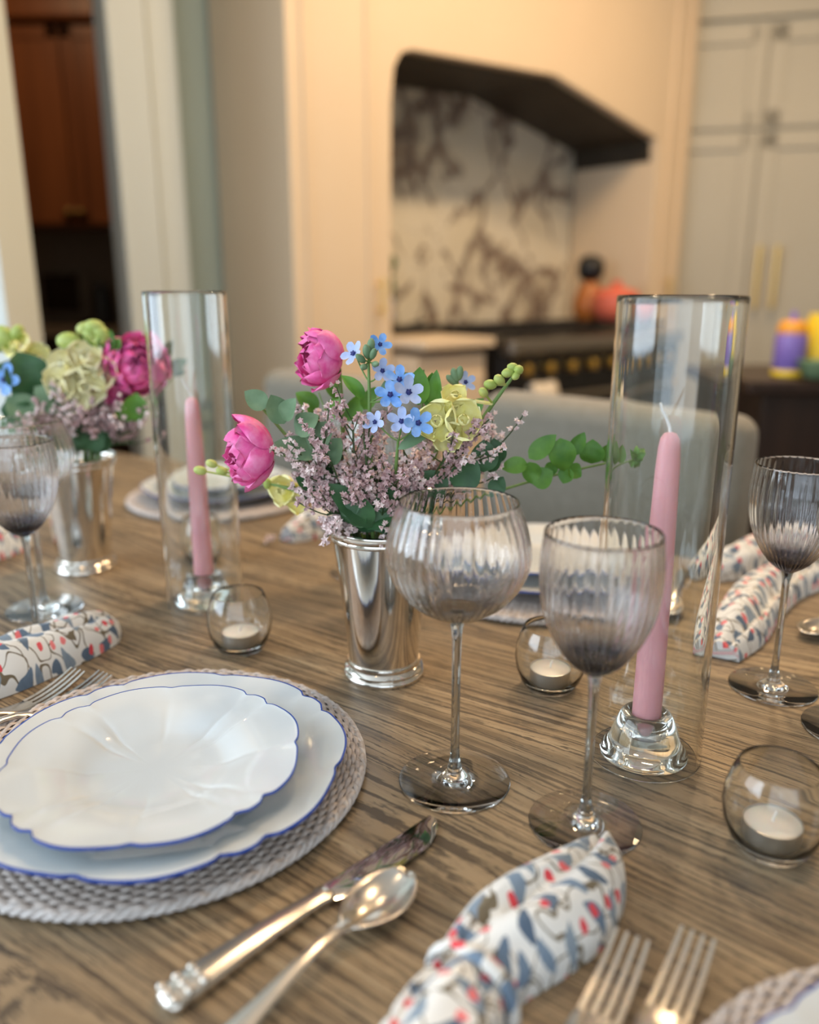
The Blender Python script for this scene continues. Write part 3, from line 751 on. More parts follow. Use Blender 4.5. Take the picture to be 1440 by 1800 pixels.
# ------------------------------------------------------------------ glassware
def ribbed(nr, amp):                        # radial modulation by row weight
    return lambda wgt: (lambda a: amp * wgt * math.cos(nr * a))
def bowl_geo(prof, nr, amp, thick, nseg):
    # prof: outer (r, z) from the base up to the rim; builds a closed shell with vertical flutes
    g = Geo(); zs = [z for r, z in prof]; z0, z1 = zs[0], zs[-1]
    # smooth resample
    pts = []
    for i in range(len(prof) - 1):
        p = [prof[max(0, i - 1)], prof[i], prof[i + 1], prof[min(len(prof) - 1, i + 2)]]
        for k in range(5):
            t = k / 5
            f = lambda q: .5 * (2 * p[1][q] + (p[2][q] - p[0][q]) * t + (2 * p[0][q] - 5 * p[1][q] + 4 * p[2][q] - p[3][q]) * t * t + (3 * p[1][q] - p[0][q] - 3 * p[2][q] + p[3][q]) * t ** 3)
            pts.append((max(f(0), .0004), f(1)))
    pts.append(prof[-1])
    def rowo(r, z, am):
        return [Vector(((r + am * math.cos(nr * 2 * PI * j / nseg)) * math.cos(2 * PI * j / nseg), (r + am * math.cos(nr * 2 * PI * j / nseg)) * math.sin(2 * PI * j / nseg), z)) for j in range(nseg)]
    rows = []
    for (r, z) in pts:
        h = (z - z0) / (z1 - z0); am = amp * min(1, h / .12) * min(1, r / .012) * (1 - .75 * max(0, (h - .86) / .14))
        rows.append(rowo(r, z, am))
    r, z = pts[-1]; rows.append(rowo(r - thick * .35, z + .0004, 0)); rows.append(rowo(r - thick * .8, z, 0))
    base = z0 + .007
    for (r, z) in reversed(pts[:-1]):
        if z < base or r - thick * 1.0 < .0015: break
        h = (z - z0) / (z1 - z0); th = thick * (1 + 1.6 * max(0, 1 - h / .3))
        rr = max(.0008, r - th); am = amp * .70 * min(1, rr / .02) * (1 - .75 * max(0, (h - .86) / .14))
        rows.append(rowo(rr, max(z, base), am))
    rows.append([Vector((.0001 * math.cos(2 * PI * j / nseg), .0001 * math.sin(2 * PI * j / nseg), base)) for j in range(nseg)])
    return g.grid(rows, True)
def stem_geo(h0, h1, r, rt, rb):
    prof = []
    for i in range(21):
        t = i / 20; z = h0 + (h1 - h0) * t
        rr = r + (rb - r) * math.exp(-t * 22) + (rt - r) * math.exp(-(1 - t) * 16)
        prof.append((rr, z))
    return Geo().lathe(prof, 24, cap0=True, cap1=True)
def foot_geo(fr):
    prof = [(.0002, .0006), (fr * .5, .0009), (fr - .0012, .0002), (fr, .0009), (fr - .0004, .0019), (fr * .75, .0026), (fr * .45, .0034), (fr * .25, .0052), (fr * .15, .0085), (.0052, .013), (.0002, .0132)]
    return Geo().lathe(prof, 72)
def balloon(loc, rz, label, src=[None]):
    if src[0]: return dup(src[0], loc, rz, label)
    t = thing('balloon_glass', label, 'glass', loc, rz, 'smoked ribbed glasses')
    bowl_geo([(.0045, .129), (.010, .131), (.0215, .1365), (.034, .1455), (.0435, .157), (.0492, .170), (.0505, .182), (.0482, .195), (.0445, .207), (.0408, .217)], 40, .00034, .0011, 400).build('bowl', M['balloon_bowl'], t, local=True)
    stem_geo(.0125, .1310, .0032, .0062, .0052).build('stem', M['smoke_stem'], t, local=True)
    foot_geo(.0418).build('foot', M['smoke'], t, local=True); src[0] = t; return t
def wine(loc, rz, label, src=[None]):
    if src[0]: return dup(src[0], loc, rz, label)
    t = thing('wine_glass', label, 'glass', loc, rz, 'smoked ribbed glasses')
    bowl_geo([(.0042, .113), (.0085, .1155), (.0165, .122), (.0250, .133), (.0318, .146), (.0362, .160), (.0382, .174), (.0386, .186), (.0378, .198), (.0366, .2105)], 36, .00032, .0011, 360).build('bowl', M['wine_bowl'], t, local=True)
    stem_geo(.0125, .1150, .0030, .0058, .0050).build('stem', M['smoke_stem'], t, local=True)
    foot_geo(.0385).build('foot', M['smoke'], t, local=True); src[0] = t; return t
balloon(T(799, 1372), .1, 'smoked balloon wine glass with ribbed round bowl in front of the silver cup')
wine(T(1028, 1447), .3, 'smoked ribbed wine glass nearest the camera in front of the pink candle')
wine(T(1358, 1208), 0, 'smoked ribbed wine glass at the right edge behind the floral napkin')
balloon(T(1504, 1283), .5, 'smoked glass mostly out of frame at right with only its foot showing')
wine(T(67, 1122), .2, 'smoked wine glass with blue base standing behind the left floral napkin')
balloon(T(79, 1070), .7, 'smoked balloon glass standing behind the other glass at the left edge')
wine(T(632, 1005), .2, 'smoked glass hidden behind the silver cup, the farther foot')
balloon(T(672, 1052), .2, 'smoked glass hidden behind the silver cup, the nearer foot')

# hurricane cylinders, holders, candles
def hurricane(loc, label, src=[None]):
    if src[0]: 
        o = src[0].copy(); COL.objects.link(o); o.location = loc; o['label'] = label; return o
    h, r, th = .352, .0435, .0026
    g = Geo().lathe([(r - th, .0004), (r - th * .5, 0), (r, .0006), (r, .002), (r, .006), (r, h * .5), (r, h - .006), (r, h - .002), (r - .0003, h - .0006), (r - th * .5, h), (r - th + .0003, h - .0006), (r - th, h - .002), (r - th, h - .006), (r - th, h * .5), (r - th, .006), (r - th, .002), (r - th, .0004)], 96)
    o = g.build('hurricane_cylinder', M['clear'], origin=(0, 0, 0)); o.location = loc
    src[0] = o; return tag(o, label, 'hurricane glass', 'clear hurricane cylinders')
def holder(loc, label, src=[None]):
    if src[0]:
        o = src[0].copy(); COL.objects.link(o); o.location = loc; o['label'] = label; return o
    g = Geo().lathe([(.0002, .0016), (.026, .0016), (.031, .0002), (.0338, .0012), (.034, .003), (.0315, .0075), (.0285, .0105), (.0272, .0125), (.0255, .020), (.0225, .028), (.0195, .0345), (.0180, .0362), (.0150, .0368), (.0128, .0360), (.0122, .031), (.0120, .018), (.0110, .0165), (.0002, .0164)], 64)
    o = g.build('candle_holder', M['crystal'], origin=(0, 0, 0)); o.location = loc
    src[0] = o; return tag(o, label, 'candle holder', 'pressed glass candle holders')
def candle(loc, rz, label, h, src={}):
    if h in src: return dup(src[h], loc, rz, label)
    t = thing('taper_candle', label, 'candle', loc, rz, 'pink taper candles')
    z0 = .0172
    g = Geo().lathe([(.0095, z0), (.0108, z0 + .004), (.0112, z0 + .02), (.0109, h * .35), (.0100, h * .65), (.0086, h * .9), (.0078, h - .012), (.0068, h - .005), (.0045, h - .0012), (.001, h)], 32, cap0=True, cap1=True)
    g.build('wax', M['pink_wax'], t, local=True)
    g = Geo().tube([(0, 0, h - .002), (-.001, 0, h + .004), (-.004, -.001, h + .010), (-.0078, -.002, h + .016), (-.0095, -.002, h + .021)], [.0012, .0012, .0012, .0011, .0008], 6)
    g.build('wick', M['wick'], t, local=True); src[h] = t; return t
hr = T(1131, 1322); hl = T(362, 1057)
hurricane(hr, 'tall clear glass hurricane cylinder around the nearer pink candle at right')
hurricane(hl, 'tall clear glass hurricane cylinder around the farther pink candle at left')
holder(hr + Z3 * .0002, 'clear bell shaped candle holder inside the right hurricane glass')
holder(hl + Z3 * .0002, 'clear bell shaped candle holder inside the left hurricane glass')
candle(hr, 0, 'pink taper candle with white wick in the right hurricane glass', .258)
candle(hl, .4, 'pink taper candle standing in the left hurricane glass', .240)
# votives with tea lights
def votive(loc, label, src=[None]):
    if src[0]:
        o = src[0].copy(); COL.objects.link(o); o.location = loc; o['label'] = label; return o
    out = [(.0002, .0), (.018, .0), (.0222, .0012), (.0272, .009), (.0312, .020), (.0328, .031), (.0315, .043), (.0284, .0535), (.0256, .0600)]
    inn = [(.0242, .0600), (.0270, .0533), (.0300, .0428), (.0312, .031), (.0292, .0205), (.0250, .0105), (.0205, .0055), (.0002, .005)]
    o = Geo().lathe(out + [(.0252, .0605), (.0249, .0607), (.0246, .0605)] + inn, 64).build('votive_glass', M['clear'], origin=(0, 0, 0)); o.location = loc
    src[0] = o; return tag(o, label, 'votive holder', 'clear votive glasses')
def tealight(loc, label, src=[None]):
    if src[0]: return dup(src[0], loc, 0, label)
    t = thing('tea_light', label, 'candle', loc, 0, 'tea lights')
    Geo().lathe([(.0002, 0), (.0178, 0), (.0186, .001), (.0188, .0145), (.0182, .0146), (.0181, .013)], 40).build('foil_cup', M['foil'], t, local=True)
    Geo().lathe([(.0179, .002), (.0180, .0135), (.0172, .0141), (.004, .0138), (.0002, .0142)], 40).build('wax', M['white_wax'], t, local=True)
    Geo().tube([(0, 0, .013), (.0005, 0, .018), (.002, 0, .0215)], .0008, 6).build('wick', M['wick'], t, local=True); src[0] = t; return t
for p, wtxt in ((T(1353, 1488), 'at the right front, nearest the camera'), (T(966, 1207), 'between the two smoked glasses'), (T(424, 1140), 'behind the lower left charger'), (T(357, 985), 'behind the left hurricane glass')):
    votive(p, 'round clear votive glass ' + wtxt); tealight(p + Z3 * .0052, 'white tea light in the votive glass ' + wtxt)

# silver julep cups
def julep(loc, label, src=[None]):
    if src[0]: return dup(src[0], loc, 0, label)
    t = thing('julep_cup', label, 'vase', loc, 0, 'silver julep cups')
    Geo().lathe([(r_ * (1 + .05 * z_ / .137), z_ * 1.09) for r_, z_ in [(.0002, .006), (.030, .006), (.0318, .010), (.0330, .016), (.0350, .040), (.0385, .080), (.0425, .112), (.0452, .1285), (.0440, .1290), (.0410, .112), (.0370, .080), (.0338, .040), (.0318, .018), (.0002, .014)]], 96).build('cup_body', M['silver'], t, local=True)
    Geo().lathe([(r_ * (1 + .05 * z_ / .137), z_ * 1.09) for r_, z_ in [(.0442, .1252), (.0468, .1262), (.0474, .1280), (.0468, .1296), (.0480, .1310), (.0492, .1335), (.0486, .1362), (.0470, .1370), (.0452, .1358), (.0438, .130), (.0442, .1252)]], 96).build('rim_band', M['silver'], t, local=True)
    g = Geo().lathe([(r_ * (1 + .05 * z_ / .137), z_ * 1.09) for r_, z_ in [(.0318, .0150), (.0345, .0152), (.0352, .0132), (.0346, .0116), (.0362, .0105), (.0378, .0085), (.0372, .0062), (.0360, .0055), (.0378, .0045), (.0388, .0025), (.0378, .0002), (.030, .0), (.030, .008), (.0318, .0150)]], 96)
    g.build('foot_ring', M['silver'], t, local=True); src[0] = t; return t
cupL = T(151, 997)
julep(cup_p, 'polished silver cup vase holding the bouquet in the middle of the table')
julep(cupL, 'polished silver cup vase holding the blurred bouquet at left')

# ------------------------------------------------------------------ napkins
def napkin_geo(g, spine, widths, heights, pleats=3, seed=0, n=40, uvo=(0, 0), tw=0.0):
    rr = random.Random(seed); K = 8; pts = []; wd = []; hh = []
    m = len(spine)
    def cr(a, b, c, d, t): return .5 * (2 * b + (c - a) * t + (2 * a - 5 * b + 4 * c - d) * t * t + (3 * b - a - 3 * c + d) * t ** 3)
    for i in range(m - 1):
        for k in range(K):
            t = k / K; ids = [max(0, i - 1), i, i + 1, min(m - 1, i + 2)]
            pts.append(cr(*[Vector(spine[q]) for q in ids], t)); wd.append(cr(*[widths[q] for q in ids], t)); hh.append(cr(*[heights[q] for q in ids], t))
    pts.append(Vector(spine[-1])); wd.append(widths[-1]); hh.append(heights[-1])
    phs = [rr.uniform(0, 6) for _ in range(6)]
    rows = []; uvs = []; s = 0
    for i, p in enumerate(pts):
        if i: s += (p - pts[i - 1]).length
        t = (pts[min(i + 1, len(pts) - 1)] - pts[max(0, i - 1)]); t.z = 0; t.normalize(); b = Vector((t.y, -t.x, 0))
        row = []; ur = []
        fr = i / (len(pts) - 1)
        for j in range(n):
            a = 2 * PI * j / n; c, sn = math.cos(a), math.sin(a)
            ax = a + tw * fr
            cre = abs(math.sin(ax * pleats / 2 + phs[0] + .5 * math.sin(fr * 5 + phs[1])))    # rounded folds with sharp creases between
            fold = 1 - .42 * (1 - cre) ** 3.5 + .05 * math.sin(ax * 7 + fr * 9 + phs[2]) + .03 * math.sin(fr * 23 + ax * 3 + phs[3])
            z = max(0.0, sn) ** .8 * hh[i] * fold if sn > 0 else 0
            x = c * wd[i] * (.92 + .08 * fold) + (.1 * wd[i] * math.sin(fr * 7 + phs[4]))
            row.append(p + b * x + Z3 * (z + .0006)); ur.append((uvo[0] + s, uvo[1] + a * .018 * (1 + wd[i] * 8)))
        rows.append(row); uvs.append(ur)
    b0 = len(g.v); g.grid(rows, True, 0, uvs)
    g.f.append(tuple(b0 + j for j in range(n - 1, -1, -1))); g.m.append(0)
    L = len(rows); g.f.append(tuple(b0 + (L - 1) * n + j for j in range(n))); g.m.append(0)
def band(g, c, t, r, h, wdt, uvo):
    t = Vector((t.x, t.y, 0)).normalized(); b = Vector((t.y, -t.x, 0)); rows = []; uvs = []
    for i in range(7):
        s = (i / 6 - .5) * wdt; bul = 1 + .10 * math.sin(PI * i / 6)
        rows.append([c + t * s + b * (math.cos(2 * PI * j / 28) * r * bul) + Z3 * (.0005 + max(0, math.sin(2 * PI * j / 28)) ** .8 * h * bul) for j in range(28)])
        uvs.append([(uvo[0] + s, uvo[1] + j * .004) for j in range(28)])
    g.grid(rows, True, 0, uvs)
def napkin(name_label, lobes, bands, org):
    t = thing('floral_napkin', name_label, 'napkin', org, 0, 'block printed floral napkins')
    g = Geo()
    for k, (sp_, wd, hh, pl, sd) in enumerate(lobes): napkin_geo(g, sp_, wd, hh, pl, sd, uvo=(k * .31 + sd * .17, sd * .23))
    g.build('folded_cloth', M['cloth'], t)
    for (c, d, r, h, wdt) in bands:
        g = Geo(); band(g, c, d, r, h, wdt, (.1, .2)); g.build('gathered_band', M['cloth'], t)
    return t
S = [T(1060, 1510), T(1035, 1550), T(985, 1605), T(915, 1665), T(865, 1712), T(828, 1752), T(790, 1810), T(740, 1890)]
napkin('floral printed napkin lying in front between spoon and forks',
       [(S, [.010, .022, .031, .032, .028, .024, .028, .030], [.020, .028, .034, .034, .028, .024, .028, .024], 3, 3)],
       [(T(828, 1752), T(865, 1712) - T(790, 1810), .0262, .028, .010)], T(860, 1720))
S = [T(-70, 1228), T(-10, 1205), T(60, 1172), T(130, 1144), T(185, 1122), T(205, 1115)]
napkin('floral printed napkin rolled up at the left edge in front of the blue-based glass',
       [(S, [.030, .034, .034, .030, .024, .012], [.036, .042, .042, .038, .030, .018], 3, 5)], [], T(70, 1165))
S1 = [T(1268, 1158), T(1290, 1120), T(1325, 1078), T(1375, 1042), T(1440, 1018), T(1500, 1000)]
S2 = [T(1240, 1018), T(1275, 1008), T(1330, 992), T(1390, 982), T(1450, 985), T(1500, 1000)]
napkin('floral printed napkin spread in two lobes at right behind the hurricane glass',
       [(S1, [.016, .028, .030, .028, .026, .026], [.018, .034, .040, .038, .036, .034], 3, 8), (S2, [.014, .024, .028, .028, .026, .024], [.020, .034, .040, .046, .042, .034], 3, 9)], [], T(1350, 1060))
S = [T(505, 952), T(540, 940), T(590, 930), T(650, 922)]
napkin('floral printed napkin peeking out behind the middle silver cup',
       [(S, [.014, .026, .028, .02], [.02, .034, .036, .03], 3, 12)], [], T(575, 935))
S = [T(-90, 1000), T(-40, 985), T(0, 972), T(30, 960), T(44, 955)]
napkin('floral printed napkin at the far left edge behind the smoked glasses',
       [(S, [.026, .03, .03, .024, .012], [.036, .042, .040, .03, .016], 3, 14)], [], T(0, 972))

# ------------------------------------------------------------------ flowers
def basis(a):
    a = Vector(a).normalized(); e1 = a.orthogonal().normalized(); return a, e1, a.cross(e1)
def curve(p0, p1, sag=Vector((0, 0, .02)), n=10):
    p0 = Vector(p0); p1 = Vector(p1); m = (p0 + p1) / 2 + sag
    return [(1 - t) ** 2 * p0 + 2 * t * (1 - t) * m + t * t * p1 for t in [i / (n - 1) for i in range(n)]]
def bloom(g, c, face, rad, layers, per, inner=.35, outer=1.25, seed=0, ruf=.08, mi=0, tilt=.0):
    rr = random.Random(seed); a, e1, e2 = basis(face); c = Vector(c)
    for L in range(layers):
        f = L / max(1, layers - 1); r = rad * (.34 + .66 * f); tip = inner + (outer - inner) * f ** 1.3
        np_ = per + (L > layers / 2)
        for k in range(np_):
            al = 2 * PI * (k + .5 * (L % 2)) / np_ + rr.uniform(-.25, .25); wid = (1.35 * PI / np_) * rr.uniform(.9, 1.15); tp = tip + rr.uniform(-.14, .14)
            rj = r * rr.uniform(.94, 1.06); rows = []; ph = rr.uniform(0, 6)
            for i in range(9):
                v_ = i / 8; psi = PI * .90 + (tp - PI * .90) * v_; row = []
                sh = (math.sin(PI * min(1, .12 + .78 * v_)) ** .55)
                if v_ > .8: sh *= math.sqrt(max(0.02, 1 - ((v_ - .8) / .205) ** 2)) * .9 + .1
                for j in range(9):
                    u_ = j / 4 - 1; az = al + u_ * wid * sh * (1.0 if psi < 2.2 else 1)
                    ra = rj * (1 + ruf * v_ ** 2 * math.sin(3 * u_ + ph) + .10 * v_ ** 3 * (1 if f > .5 else .2) + .05 * (1 - u_ * u_))
                    pp = psi - .10 * (1 - u_ * u_) * v_
                    row.append(c + (e1 * math.cos(az) + e2 * math.sin(az)) * (ra * math.sin(pp)) + a * (ra * math.cos(pp) * .86))
                rows.append(row)
            g.grid(rows, False, mi)
def leaf(g, base, tip, nrm, wd, fold=.25, curl=.1, mi=0, blunt=.8):
    base = Vector(base); tip = Vector(tip); d = tip - base; L = d.length; d.normalize(); nrm = Vector(nrm); nrm = nrm - d * nrm.dot(d)
    nrm = nrm.normalized() if nrm.length > 1e-5 else d.orthogonal().normalized(); s = d.cross(nrm); rows = []
    for i in range(10):
        v_ = i / 9; hw = wd * .90 * (v_ ** .62 * (1 - v_) ** (.85 if blunt < 1 else .45)) / (.375 if blunt < 1 else .50) if 0 < v_ < 1 else .0003
        c = base + d * (L * v_) + nrm * (curl * L * math.sin(PI * v_))
        rows.append([c + s * (hw * u_) + nrm * (fold * hw * (abs(u_) ** 1.4) + .06 * hw * math.sin(v_ * 9 + u_ * 2)) for u_ in (-1, -.55, 0, .55, 1)])
    g.grid(rows, False, mi)
def star(g, c, face, rad, pal, eye, seed=0, cup=.25):
    rr = random.Random(seed); a, e1, e2 = basis(face); c = Vector(c); r0 = rr.uniform(0, 6)
    for k in range(5):
        al = r0 + 2 * PI * k / 5; d = e1 * math.cos(al) + e2 * math.sin(al)
        tipv = d * rad * rr.uniform(.92, 1.06) + a * (rad * (cup + rr.uniform(-.12, .12)))
        leaf(g, c + d * rad * .10, c + tipv, a, rad * .36, .15, -.05, pal, 1.15)
    g.ball(c + a * rad * .05, rad * .17, 8, 6, eye)
    for k in range(5):
        al = r0 + .6 + 2 * PI * k / 5; d = e1 * math.cos(al) + e2 * math.sin(al); g.ball(c + d * rad * .15 + a * rad * .14, rad * .06, 5, 4, eye)
def floret(g, c, face, r, rr, mi=0):
    a, e1, e2 = basis(face); c = Vector(c); vs = [c - a * r * .9, c + a * r * .05]; ph = rr.uniform(0, 6)
    for j in range(10):
        al = ph + 2 * PI * j / 10; ra = r * (1.0 if j % 2 == 0 else .55) * rr.uniform(.8, 1.15)
        vs.append(c + (e1 * math.cos(al) + e2 * math.sin(al)) * ra + a * r * rr.uniform(.15, .6))
    g.add(vs, [(0, 2 + (j + 1) % 10, 2 + j) for j in range(10)] + [(1, 2 + j, 2 + (j + 1) % 10) for j in range(10)], mi)
CAMDIR = lambda p: (CAM - Vector(p)).normalized()
def in_cup(cp_, k):                          # a stem foot inside the cup
    a = k * 2.399; r = .006 + .018 * ((k * .37) % 1); return cp_ + Vector((math.cos(a) * r, math.sin(a) * r, .022))
def mouth(cp_, tgt, r=.032):                  # where a stem for tgt crosses the mouth of the cup
    d = Vector((tgt.x - cp_.x, tgt.y - cp_.y, 0)); l = d.length
    return cp_ + (d / l * min(r, l) if l > 1e-6 else Vector((0, 0, 0))) + Z3 * .152
def stem_pts(cp_, k, tgt, lift=.03):
    f = in_cup(cp_, k); m = mouth(cp_, tgt); c2 = curve(m, tgt, Z3 * lift, 9)
    return [f, (f + m) / 2] + c2
STEMN = [0]
def start(name, label, cat, cp_, group):
    STEMN[0] += 1; f = in_cup(cp_, STEMN[0]); return thing(name, label, cat, f, 0, group), STEMN[0]
def ranunculus(cp_, c, face, rad, label, group, seed, drop=None):
    t, k = start('ranunculus', label, 'flower', cp_, group); face = Vector(face).normalized(); c = Vector(c)
    g = Geo(); bloom(g, c, face, rad, 6, 5, .30, 1.30, seed, .10); 
    if drop is not None: leaf(g, c - face * rad * .8, drop, Z3, rad * .28, .3, .05)
    g.build('bloom', M['magenta'], t)
    bk = c - face * rad * .78
    Geo().tube(stem_pts(cp_, k, bk), [.0021] * 11, 8).build('stem', M['stem'], t)
    g = Geo()
    a, e1, e2 = basis(-face)
    for j in range(5):
        d = e1 * math.cos(j * 1.257) + e2 * math.sin(j * 1.257); leaf(g, bk, bk + d * rad * .75 + face * rad * .25, face, rad * .22)
    g.build('sepals', M['leaf'], t)
def branch(cp_, tip, leaves, label, group, m='leaf', lift=.02, rs=.0012, cat='foliage', name='leafy_branch', tuft=False):
    t, k = start(name, label, cat, cp_, group); pts = stem_pts(cp_, k, Vector(tip), lift)
    Geo().tube(pts, [rs * (1.3 - .06 * i) for i in range(len(pts))], 6).build('stem', M['stem'], t)
    g = Geo()
    for (b_, e_, wd, nr) in leaves: leaf(g, b_, e_, nr, wd, R.uniform(.12, .35), R.uniform(-.1, .16))
    if tuft:
        for j in range(14): 
            e = Vector(tip) + Vector((R.uniform(-.012, .012), R.uniform(-.012, .012), R.uniform(-.010, .014))); leaf(g, Vector(tip), e, CAMDIR(tip), .004, .3, .2)
    g.build('leaves', M[m], t)
    return t
def spray(cp_, tip, label, group, seed, size=1.0, nf=70, m='lilac', spread=.036):
    t, k = start('statice_spray', label, 'flower', cp_, group); rr = random.Random(seed); tip = Vector(tip)
    pts = stem_pts(cp_, k, tip, .012); g = Geo(); g.tube(pts, .0010, 5); fl = Geo()
    main = pts[4:]
    nb = 9
    for b_ in range(nb):
        p = main[min(len(main) - 1, 1 + b_ * (len(main) - 1) // nb)]; low = tip.z < cp_.z + .165; out = Vector((tip.x - cp_.x, tip.y - cp_.y, -.015 if low else .05)).normalized()
        d = (out + Vector((rr.gauss(0, .75), rr.gauss(0, .75), rr.gauss(-.1 if low else .25, .45)))).normalized(); L = spread * rr.uniform(.5, 1.0) * size
        q = [p + d * (L * i / 5) + Z3 * (.22 * L * (i / 5) ** 2) for i in range(6)]; g.tube(q, .0006, 4)
        for f_ in range(max(3, nf // nb)):
            s = (.50, .72, .90, 1.05)[f_ % 4] + rr.gauss(0, .035); i0 = min(4, int(s * 5)); pos = q[i0].lerp(q[i0 + 1], min(1.2, s * 5 - i0)); off = Vector((rr.gauss(0, 1), rr.gauss(0, 1), rr.gauss(.3, 1))).normalized()
            floret(fl, pos + off * rr.uniform(.0015, .0042) * size, off + CAMDIR(pos) * .3, rr.uniform(.0023, .0036) * size, rr)
    g.build('stem', M['stem_dark'], t); o = fl.build('florets', M[m], t, smooth=False); o['kind'] = 'stuff'
def tweedia(cp_, tip, blossoms, buds, leaves, label, group, seed, mid=None):
    t, k = start('blue_star_flower', label, 'flower', cp_, group); tip = Vector(tip); pts = stem_pts(cp_, k, tip, .008)
    g = Geo().tube(pts, [.0019] * 6 + [.0017, .0016, .0015, .0013, .0011], 8)
    for (c, fc, rad, pale) in blossoms:
        n_ = min(pts[3:], key=lambda p: (p - (Vector(c) - Z3 * .018)).length); g.tube(curve(n_, Vector(c) - Vector(fc).normalized() * rad * .3, -Z3 * .004, 6), .0007, 5)
    for b_, r_ in buds: g.tube([tip, b_], .0007, 5)
    g.build('stem', M['stem'], t)
    for i, (c, fc, rad, pale) in enumerate(blossoms):
        g = Geo(); star(g, c, fc, rad, 0, 1, seed + i, .35 if pale else .22)
        g.build('blossom', [M['blue_pale' if pale else 'blue_petal'], M['blue_eye']], t)
    if buds:
        g = Geo()
        for b_, r_ in buds: g.ball(b_, r_, 8, 7, 0, Vector(b_) - tip + Z3 * .003, 1.9)
        g.build('buds', M['leaf_sage'], t)
    if leaves:
        g = Geo()
        for (b_, e_, wd, nr) in leaves: leaf(g, b_, e_, nr, wd)
        g.build('leaves', M['leaf_sage'], t)
def snapdragon(cp_, tip, heads, buds, label, group, seed, m='yellow'):
    t, k = start('yellow_snapdragon', label, 'flower', cp_, group); tip = Vector(tip); pts = stem_pts(cp_, k, tip, .01)
    Geo().tube(pts, [.0022] * 6 + [.0021, .0020, .0018, .0015, .0010], 8).build('stem', M['stem'], t)
    for i, (c, fc, rad) in enumerate(heads):
        g = Geo(); bloom(g, c, fc, rad, 2, 3, .75, 1.45, seed + i, .11); n_ = min(pts[2:], key=lambda p: (p - Vector(c)).length); g.tube([n_, Vector(c) - Vector(fc).normalized() * rad * .5], rad * .16, 6)
        g.build('floret', M[m], t)
    g = Geo()
    for b_, r_ in buds:
        n_ = min(pts[2:], key=lambda p: (p - Vector(b_)).length); g.tube([n_, b_], .0010, 5); g.ball(b_, r_, 8, 6, 0, Vector(b_) - n_ + Z3 * .002, 1.4)
    g.build('buds', M['bud'], t)
MB_, LB_ = 'flower stems in the middle silver cup', 'flower stems in the left silver cup'
cY = cup_p.y
def B(px, py, dy=0.0): return W(px, py, cY + dy)
ranunculus(cup_p, B(558, 630, -.005), Vector((-.75, -.35, .12)), .0245, 'upper magenta ranunculus standing above the middle bouquet', MB_, 2)
ranunculus(cup_p, B(432, 797, -.03), Vector((-.85, -.42, -.02)), .0275, 'lower magenta ranunculus leaning left out of the middle bouquet', MB_, 5, B(505, 795, -.02))
def cf(dx, dy, z=.1): return Vector((dx, -1, dy)) 
tweedia(cup_p, B(648, 636, -.035), [(B(686, 694, -.055), cf(.1, .35), .0128, 0), (B(718, 690, -.058), cf(.35, .5), .0135, 1), (B(702, 668, -.045), cf(.2, .8), .0125, 0),
        (B(668, 606, -.03), cf(.3, .5), .010, 0), (B(622, 622, -.03), cf(-.8, .8), .012, 1), (B(672, 652, -.04), cf(.3, .3), .0105, 1)],
        [(B(645, 618, -.04), .0035), (B(656, 622, -.042), .003), (B(634, 630, -.04), .003), (B(640, 645, -.045), .0028), (B(652, 608, -.035), .0034), (B(660, 640, -.045), .0026)],
        [(B(668, 690, -.04), B(718, 655, -.03), .006, CAMDIR(cup_p))], 'tall blue star flower stem in the middle of the bouquet above the silver cup', MB_, 3)
tweedia(cup_p, B(700, 775, -.05), [(B(706, 741, -.060), cf(-.1, .45), .0118, 1), (B(735, 744, -.062), cf(.25, .4), .0130, 0), (B(660, 742, -.055), cf(-.5, .3), .010, 1)], [],
        [(B(700, 790, -.05), B(770, 750, -.04), .006, CAMDIR(cup_p))], 'shorter blue star flower stem with three blossoms below the tall one', MB_, 31)
tweedia(cup_p, B(805, 672, -.01), [(B(818, 672, -.0), cf(.6, .5), .010, 1)], [(B(800, 660, -.01), .0036), (B(808, 656, -.01), .0034), (B(794, 668, -.01), .0032)], [], 'blue budding stem behind the yellow flowers of the middle bouquet', MB_, 37)
snapdragon(cup_p, B(915, 645, -.03), [(B(768, 740, -.055), cf(-.1, .3), .0155), (B(815, 738, -.055), cf(.3, .4), .0150), (B(800, 694, -.04), cf(.2, .8), .0105), (B(790, 768, -.055), cf(.1, -.1), .0120), (B(800, 715, -.045), cf(.4, .2), .009)],
           [(B(912, 650, -.035), .0042), (B(902, 646, -.033), .0040), (B(893, 655, -.035), .0042), (B(878, 668, -.035), .0045), (B(862, 676, -.035), .0044), (B(907, 660, -.036), .0035), (B(850, 690, -.038), .004)],
           'pale yellow snapdragon stem reaching to the upper right of the middle bouquet', MB_, 9)
snapdragon(cup_p, B(470, 850, .03), [(B(495, 862, .03), cf(-.6, .1), .014), (B(520, 875, .03), cf(-.4, -.1), .013)], [(B(352, 827, .02), .0045), (B(372, 815, .02), .004), (B(390, 828, .02), .004), (B(470, 850, .03), .004)],
           'lime yellow snapdragon stem low on the left of the middle bouquet', MB_, 19)
cam_n = CAMDIR(cup_p)
def lv(a, b, wd, dy=-.03, dy2=None, nr=None): return (B(*a, dy), B(*b, dy if dy2 is None else dy2), wd, nr if nr is not None else cam_n + Vector((R.uniform(-.4, .4), 0, R.uniform(-.2, .5))))
branch(cup_p, B(432, 688, -.02), [lv((470, 716), (430, 688), .010), lv((500, 745), (476, 694), .013), lv((520, 762), (560, 730), .014), lv((545, 790), (585, 742), .014), lv((560, 800), (482, 778), .013), lv((500, 740), (520, 700), .011), lv((575, 815), (600, 770), .013)],
       'sage leaved branch reaching up left from the middle bouquet', MB_, 'leaf_sage', .015, .0017)
